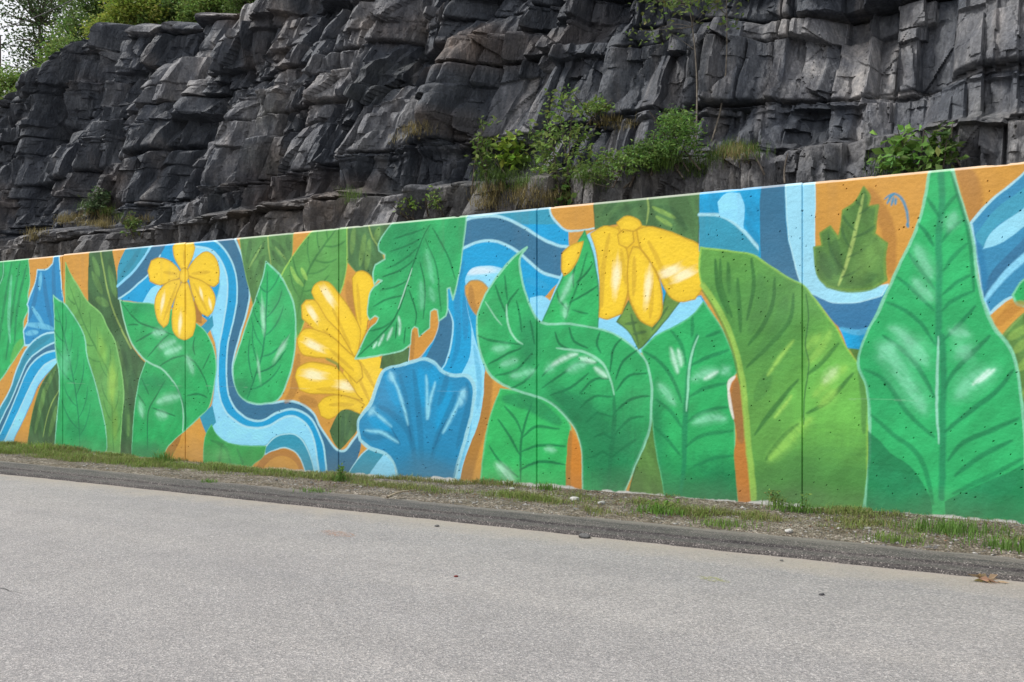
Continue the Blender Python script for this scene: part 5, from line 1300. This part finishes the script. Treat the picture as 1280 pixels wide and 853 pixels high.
def stuff(name, label, cat, Vb, Fb, cc, mat=M_LEAF, kind='stuff'):
    o = link(name, np_mesh(name, Vb, Fb, cc), mat)
    return tag(o, label, cat, None, kind)
def ledge_grass(label, spots, n, h, col):
    ps, hs = [], []
    for (x0, x1, y0, y1, m) in spots:
        for _ in range(m):
            p = cliff_point(rng.uniform(x0, x1), rng.uniform(y0, y1))
            q = p + rng.normal(size=(n, 3)) * np.array([0.11, 0.08, 0.04])
            ps.append(q)
    pos = np.concatenate(ps)
    Vb, Fb, cc = blades(pos, h, 0.0035, col, 1.1)
    stuff('grass', label, 'grass', Vb, Fb, cc)
DRY, GRN = (0.24, 0.20, 0.085), (0.10, 0.17, 0.035)
ledge_grass('dry yellow grass on the rock ledges', [(70, 140, 266, 280, 22), (495, 530, 162, 174, 6), (596, 660, 236, 256, 18), (745, 795, 152, 163, 5), (905, 935, 186, 192, 8), (660, 720, 250, 262, 8), (20, 60, 288, 300, 4), (160, 180, 270, 280, 4)], 60, 0.16, DRY)
ledge_grass('green grass on the rock ledges', [(600, 660, 180, 240, 30), (720, 760, 214, 232, 12), (780, 890, 196, 220, 24), (905, 950, 182, 194, 10), (1090, 1130, 200, 214, 6), (90, 150, 262, 274, 6), (430, 445, 236, 246, 3)], 60, 0.18, GRN)

# ------------------------------------------------------------------ verge: grass, stones, litter
def strip_x(n): return -rng.uniform(0, 1, n) ** 1.25 * 24 + 1.5
n = 110000
gx = strip_x(n); gy = -rng.uniform(0.0, 1.0, n) ** 1.1 * 1.50 - 0.02
px_ = project(np.stack([gx, gy, gx * 0], -1))[0]
leftw = np.clip((420 - px_) / 300, 0, 1)
dens = fbm(gx * 0.9, gy * 2.2, 501, 4) + 0.55 * fbm(gx * 4, gy * 4, 505, 3) + 0.14 - 0.40 * np.clip((-gy - 0.9) / 0.35, 0, 1) - 0.10 * np.clip((gx + 7) / 5, 0, 1) + leftw * 0.55 * (gy > -1.15) + 0.28 * np.exp(-((gy + 0.75) / 0.3) ** 2) - leftw * 0.5 * (gy < -1.2)
keep = dens > rng.uniform(0.0, 0.55, n)
gx, gy, dk, lw = gx[keep], gy[keep], dens[keep], leftw[keep]
pos = np.stack([gx, gy, verge_z(gx, gy) - 0.005], 1)
mixw = np.clip(rng.uniform(0, 1, len(gx)) + 0.35 * fbm(gx * 1.2, gy * 2, 507, 3) - 0.12 * lw, 0, 1)[:, None]
gcol = np.array([0.17, 0.27, 0.05]) * (1 - mixw) + np.array([0.27, 0.235, 0.115]) * mixw
Vb, Fb, cc = blades(pos, 0.075, 0.0034, gcol, 1.3, 0.22)
hgt = np.repeat(0.55 + 0.9 * np.clip(dk, 0, 1), 5)
base5 = np.repeat(pos, 5, 0); Vb = base5 + (Vb - base5) * hgt[:, None]
stuff('grass', 'patchy short grass along the foot of the painted wall', 'grass', Vb, Fb, cc)

OCT = np.array([[1, 0, 0], [-1, 0, 0], [0, 1, 0], [0, -1, 0], [0, 0, 1], [0, 0, -1]], float)
OCF = np.array([[0, 2, 4], [2, 1, 4], [1, 3, 4], [3, 0, 4], [2, 0, 5], [1, 2, 5], [3, 1, 5], [0, 3, 5]])
def pebbles(pos, size, cols):
    n = len(pos)
    sh = OCT[None] * rng.uniform(0.6, 1.3, (n, 6, 1)) * (size[:, None, None] * rng.uniform(0.6, 1.25, (n, 1, 3)) * np.array([1, 1, 0.6]))
    an = rng.uniform(0, 6.28, n); ca, sa = np.cos(an)[:, None], np.sin(an)[:, None]
    sh = np.stack([sh[..., 0] * ca - sh[..., 1] * sa, sh[..., 0] * sa + sh[..., 1] * ca, sh[..., 2]], -1)
    Vp = (pos[:, None] + sh).reshape(-1, 3)
    Fp = (OCF[None] + 6 * np.arange(n)[:, None, None]).reshape(-1, 3)
    return Vp, Fp, np.repeat(cols, 6, 0)
n = 7000
gx = strip_x(n); gy = -rng.uniform(0, 1, n) * 1.72 - 0.02
ok = fbm(gx * 1.1, gy * 2.5, 511, 3) > -0.35 + 0.3 * (project(np.stack([gx, gy, gx * 0], -1))[0] < 350)
gx, gy = gx[ok], gy[ok]; n = len(gx)
g_ = rng.uniform(0.10, 0.42, (n, 1)) ** 1.15
Vp, Fp, cc = pebbles(np.stack([gx, gy, verge_z(gx, gy) + 0.003], 1), rng.uniform(0.004, 0.016, n) * (1 + 1.2 * (rng.random(n) < 0.05)), g_ * np.array([1.0, 0.97, 0.93]))
stuff('gravel', 'scattered grey gravel on the verge', 'gravel', Vp, Fp, cc, M_STONE)
n = 700
gx = strip_x(n); gy = -2.30 - rng.uniform(0, 1, n) ** 3 * 1.8
g_ = rng.uniform(0.10, 0.36, (n, 1))
Vp, Fp, cc = pebbles(np.stack([gx, gy, road_z(gx, gy) + 0.002], 1), rng.uniform(0.002, 0.006, n), g_ * np.array([1.0, 0.97, 0.93]))
stuff('grit', 'fine grit swept against the dark kerb', 'gravel', Vp, Fp, cc, M_STONE)
n = 5200
gx = strip_x(n); gy = -rng.uniform(0, 1, n) ** 0.9 * 1.3 - 0.02
ok = fbm(gx * 0.8, gy * 2.2, 521, 3) + np.clip((project(np.stack([gx, gy, gx * 0], -1))[0] - 500) / 900, -0.3, 0.45) > 0.0
gx, gy = gx[ok], gy[ok]
Vl, Fl, cc = leaves(np.stack([gx, gy, verge_z(gx, gy) + 0.008], 1), 0.034, (0.17, 0.105, 0.06), 0.35, 0.35)
Vl[:, 2] = np.minimum(Vl[:, 2], np.repeat(verge_z(gx, gy), 4) + 0.022); Vl[:, 2] = np.maximum(Vl[:, 2], np.repeat(verge_z(gx, gy), 4) + 0.002)
stuff('leaf_litter', 'dry brown leaf litter on the verge', 'leaf litter', Vl, Fl, cc)

# weeds that stand out singly along the wall foot
def weed(label, px, py, hgt_, spread_, nb, col, leafy=0, seed=1):
    g = on_ground(px, py, -0.01); g[1] = min(g[1], -0.05); g[2] = float(verge_z(np.array([g[0]]), np.array([g[1]]))[0])
    root = empty('weed', tuple(g)); tag(root, label, 'weed', 'weeds along the wall foot')
    ps = g + rng.normal(size=(nb, 3)) * np.array([spread_, spread_ * 0.6, 0.0])
    Vb, Fb, cc = blades(ps, hgt_, 0.0042, col, 0.9, 0.2)
    link('blade_tuft', np_mesh('blade_tuft', Vb, Fb, cc), M_LEAF, root)['kind'] = 'stuff'
    if leafy:
        parts = []; tips = []
        for k in range(5):
            t = g + np.array([rng.normal() * spread_, rng.normal() * spread_ * 0.5, hgt_ * rng.uniform(0.9, 1.6)])
            parts.append(tube(curve(g, t, 0.02, 5), np.linspace(0.004, 0.002, 5), 4))
            tips += [g + (t - g) * f for f in np.linspace(0.35, 1, leafy)]
        Vt, Ft = join(parts)
        link('stem', np_mesh('stem', Vt, Ft, np.tile(np.array([0.10, 0.15, 0.05]), (len(Vt), 1)), True), M_LEAF, root)
        cen = np.repeat(np.array(tips), 3, 0) + rng.normal(size=(len(tips) * 3, 3)) * 0.012
        Vl, Fl, cc = leaves(cen, 0.045, col, 0.2, 0.5)
        link('leaf_cluster', np_mesh('leaf_cluster', Vl, Fl, cc), M_LEAF, root)['kind'] = 'stuff'
WG = (0.13, 0.24, 0.05)
weed('large grass clump in front of the tallest painted leaf', 1192, 664, 0.14, 0.22, 420, WG)
weed('tall grass clump below the huge lime green leaf', 996, 640, 0.11, 0.13, 220, WG, 3)
weed('spindly weed with thin stems left of the lime leaf joint', 968, 634, 0.15, 0.05, 40, (0.20, 0.28, 0.08), 5)
weed('grass clump at the bottom of the third wall joint', 682, 612, 0.10, 0.08, 130, WG)
weed('broad leaved weed at the bottom of the second wall joint', 426, 598, 0.13, 0.09, 90, WG, 6)
weed('leafy clump on the verge below the olive leaf tip', 822, 640, 0.10, 0.14, 220, (0.15, 0.29, 0.05), 3)
weed('grass clump under the folded green leaf', 205, 575, 0.22, 0.10, 130, WG)
weed('yellow green grass clump at the left end of the verge', 45, 562, 0.16, 0.25, 300, (0.20, 0.30, 0.06))
weed('small grass tuft near the kerb below the looping stream', 392, 612, 0.09, 0.12, 140, WG)
weed('small grass tuft on bare grit below the orange gap', 262, 600, 0.07, 0.07, 90, WG)
weed('grass clump at the right end of the verge', 1262, 684, 0.12, 0.16, 220, WG)
weed('low tuft near the kerb under the broad upright leaf', 905, 655, 0.09, 0.14, 170, (0.17, 0.27, 0.06))
weed('low tuft near the kerb in front of the tallest leaf', 1120, 674, 0.09, 0.16, 180, (0.17, 0.26, 0.06))

# ---- single stones, sticks and litter one can pick out
def boulder(name, label, p, size, col, squash=0.55, cat='stone', group=None, seed=0, sub=2):
    import bmesh
    bm = bmesh.new(); bmesh.ops.create_icosphere(bm, subdivisions=sub, radius=1.0)
    rs = np.random.default_rng(900 + seed)
    pl = rs.normal(size=(9, 3)); pl /= np.linalg.norm(pl, axis=1)[:, None]; off = rs.uniform(0.62, 0.95, 9)
    for v in bm.verts:
        c_ = np.array(v.co)
        for q, o_ in zip(pl, off):
            e = c_ @ q - o_
            if e > 0: c_ = c_ - q * e
        v.co = Vector(c_ * np.array([1.2, 0.85, squash]) * size)
    me = bpy.data.meshes.new(name); bm.to_mesh(me); bm.free()
    at = me.color_attributes.new('Col', 'FLOAT_COLOR', 'POINT')
    for d_ in at.data: d_.color = (*col, 1)
    o = link(name, me, M_STONE); o.location = Vector(p) + Vector((0, 0, size * squash * 0.35)); o.rotation_euler = (0, 0, rs.uniform(0, 6.28))
    return tag(o, label, cat, group)
for k, (px, py, sz, c_, lb) in enumerate([(719, 625, 0.055, (0.42, 0.42, 0.41), 'pale fist-sized stone at the wall foot by the bent leaf'), (731, 672, 0.055, (0.11, 0.11, 0.11), 'flat dark stone lying at the kerb edge on the road'),
        (546, 658, 0.022, (0.12, 0.12, 0.12), 'small dark stone on the road below the shell'), (1027, 744, 0.022, (0.06, 0.06, 0.065), 'tiny dark stone alone on the road at the right'),
        (977, 701, 0.014, (0.14, 0.14, 0.13), 'tiny grey stone just off the kerb at the right'), (986, 665, 0.04, (0.45, 0.44, 0.42), 'pale stone on the kerb shoulder below the lime leaf'),
        (752, 630, 0.045, (0.33, 0.33, 0.32), 'grey stone at the wall foot right of the pale one'), (640, 612, 0.04, (0.36, 0.36, 0.35), 'grey stone by the wall near the third joint'), (1085, 662, 0.035, (0.30, 0.29, 0.28), 'grey stone in the gravel under the tallest leaf'), (570, 721, 0.016, (0.16, 0.03, 0.025), 'tiny red scrap lying on the road')]):
    g = on_ground(px, py, -0.10 if k in (1, 2, 3, 4, 9) else -0.02)
    boulder('stone' if k != 9 else 'scrap', lb, g, sz, c_, cat='stone' if k != 9 else 'litter', group='loose stones by the road' if k != 9 else None, seed=k)
a = on_ground(484, 623, -0.015); b = on_ground(520, 616, -0.005)
stick('stick', 'bent bleached stick lying on the verge below the shell', a + np.array([0, 0, 0.01]), b + np.array([0, 0, 0.03]), 0.016, (0.34, 0.28, 0.21))
# curled dry leaf against the kerb
g = on_ground(1237, 727, -0.098)
n = 13
cen = g + rng.normal(size=(n, 3)) * np.array([0.035, 0.014, 0.0]) + np.array([0, 0, 0.012])
Vl, Fl, cc = leaves(cen, 0.10, (0.40, 0.28, 0.16), 0.2, 0.55)
Vl[:, 2] = np.clip(Vl[:, 2], -0.097, -0.045)
tag(link('dead_leaf', np_mesh('dead_leaf', Vl, Fl, cc), M_LEAF), 'curled tan dead leaf cluster at the kerb on the right', 'leaf')

# ---- marks on the road: faded spray paint and cracks
def m_flat(name, col, rough=0.85, speck=None):
    m, N, L, b = new_mat(name)
    n1 = nd(N, 'ShaderNodeTexNoise', Scale=70.0, Detail=4.0); L.new(coords(N, L), n1.inputs['Vector'])
    r1 = ramp(N, [(0.40, col), (0.62, speck or col)]); L.new(n1.outputs[0], r1.inputs[0])
    L.new(r1.outputs[0], b.inputs['Base Color']); b.inputs['Roughness'].default_value = rough
    return m
def m_worn(name, col):
    m = m_flat(name, col); N, L = m.node_tree.nodes, m.node_tree.links
    n1 = nd(N, 'ShaderNodeTexNoise', Scale=38.0, Detail=6.0, Roughness=0.7); L.new(coords(N, L), n1.inputs['Vector'])
    r1 = ramp(N, [(0.46, (0, 0, 0)), (0.62, (0.55, 0.55, 0.55))]); L.new(n1.outputs[0], r1.inputs[0])
    L.new(r1.outputs[0], N['Principled BSDF'].inputs['Alpha'])
    return m
M_YEL = m_worn('faded_yellow_paint', (0.36, 0.38, 0.12))
M_ORA = m_worn('faded_orange_paint', (0.44, 0.25, 0.17))
M_TAR = m_flat('crack_fill', (0.045, 0.045, 0.048), 0.9, (0.13, 0.13, 0.13))
def road_ribbon(name, ptsxy, wd, mat, lift=0.004):
    p = np.array(ptsxy, float)
    n_ = len(p); t = np.gradient(p, axis=0); t /= np.linalg.norm(t, axis=1)[:, None]
    nn = np.stack([-t[:, 1], t[:, 0]], 1) * np.asarray(wd).reshape(-1, 1)
    l, r = p + nn, p - nn
    V_ = np.concatenate([np.c_[l, road_z(l[:, 0], l[:, 1]) + lift], np.c_[r, road_z(r[:, 0], r[:, 1]) + lift]])
    i = np.arange(n_ - 1)
    return link(name, np_mesh(name, V_, np.stack([i + n_, i + 1 + n_, i + 1, i], -1)), mat, road)
def rib_px(name, a, b, n_, wd, mat, wob, seed):
    A, B = on_ground(*a, -0.1)[:2], on_ground(*b, -0.1)[:2]
    t = np.linspace(0, 1, n_)[:, None]
    p = A + (B - A) * t
    L_ = np.linalg.norm(B - A)
    q = np.array([-(B - A)[1], (B - A)[0]]) / L_
    p = p + q * (wob * fbm(t[:, 0] * L_ * 3, t[:, 0] * 0 + seed, 531 + seed, 4))[:, None]
    w = wd * (0.35 + 0.65 * np.sin(np.linspace(0.05, 3.09, n_))) * (1 + 0.5 * fbm(t[:, 0] * L_ * 9, t[:, 0] * 0, 541 + seed, 2))
    return road_ribbon(name, p, w, mat)
o = rib_px('paint_mark', (872, 721), (912, 729), 14, 0.055, M_YEL, 0.01, 1); o['label'] = 'faded yellow green spray paint dash'
o = rib_px('paint_mark', (404, 664), (442, 671), 14, 0.09, M_ORA, 0.02, 2); o['label'] = 'faded orange spray paint smudge'
rib_px('crack', (-60, 724), (26, 742), 60, 0.004, M_TAR, 0.06, 3)

# ------------------------------------------------------------------ power line beyond the left shoulder of the cliff
M_WIRE = m_flat('weathered_wood', (0.07, 0.06, 0.05), 0.85, (0.12, 0.10, 0.085))
M_CAB = m_flat('black_cable', (0.02, 0.02, 0.022), 0.6)
foot = P(-3, 300, 34.0); foot[2] = 2.0
topp = P(-3, 44, 34.0)
pole = empty('utility_pole', tuple(foot)); tag(pole, 'dark wooden utility pole at the left edge behind the cliff', 'pole')
Vt, Ft = tube(np.array([foot, (foot + topp) / 2, topp]), [0.15, 0.13, 0.11], 10)
link('shaft', np_mesh('shaft', Vt, Ft, None, True), M_WIRE, pole)
Vt, Ft = tube(np.array([topp, topp + [0, 0, 0.08], topp + [0, 0, 0.14], topp + [0, 0, 0.26]]), [0.05, 0.08, 0.06, 0.03], 8)
link('insulator', np_mesh('insulator', Vt, Ft, None, True), M_CAB, pole)
def wire(label, a, b, sag, r=0.016):
    t = np.linspace(0, 1, 24)[:, None]
    p = a + (b - a) * t; p[:, 2] -= sag * np.sin(t[:, 0] * math.pi)
    Vt, Ft = tube(p, np.full(24, r), 5)
    tag(link('power_line', np_mesh('power_line', Vt, Ft, None, True), M_CAB), label, 'cable', 'cables of the utility pole')
w0 = topp + np.array([0, 0, 0.22])
wire('upper cable slanting up to the right from the pole', w0, P(130, -22, 24.0), 0.15)
wire('level cable running right from the pole into the trees', topp + np.array([0, 0, -0.3]), P(120, 52, 40.0), 0.2)
wire('lower cable dropping behind the small bright tree', topp + np.array([0, 0, -1.0]), P(110, 46, 30.0), 0.5)
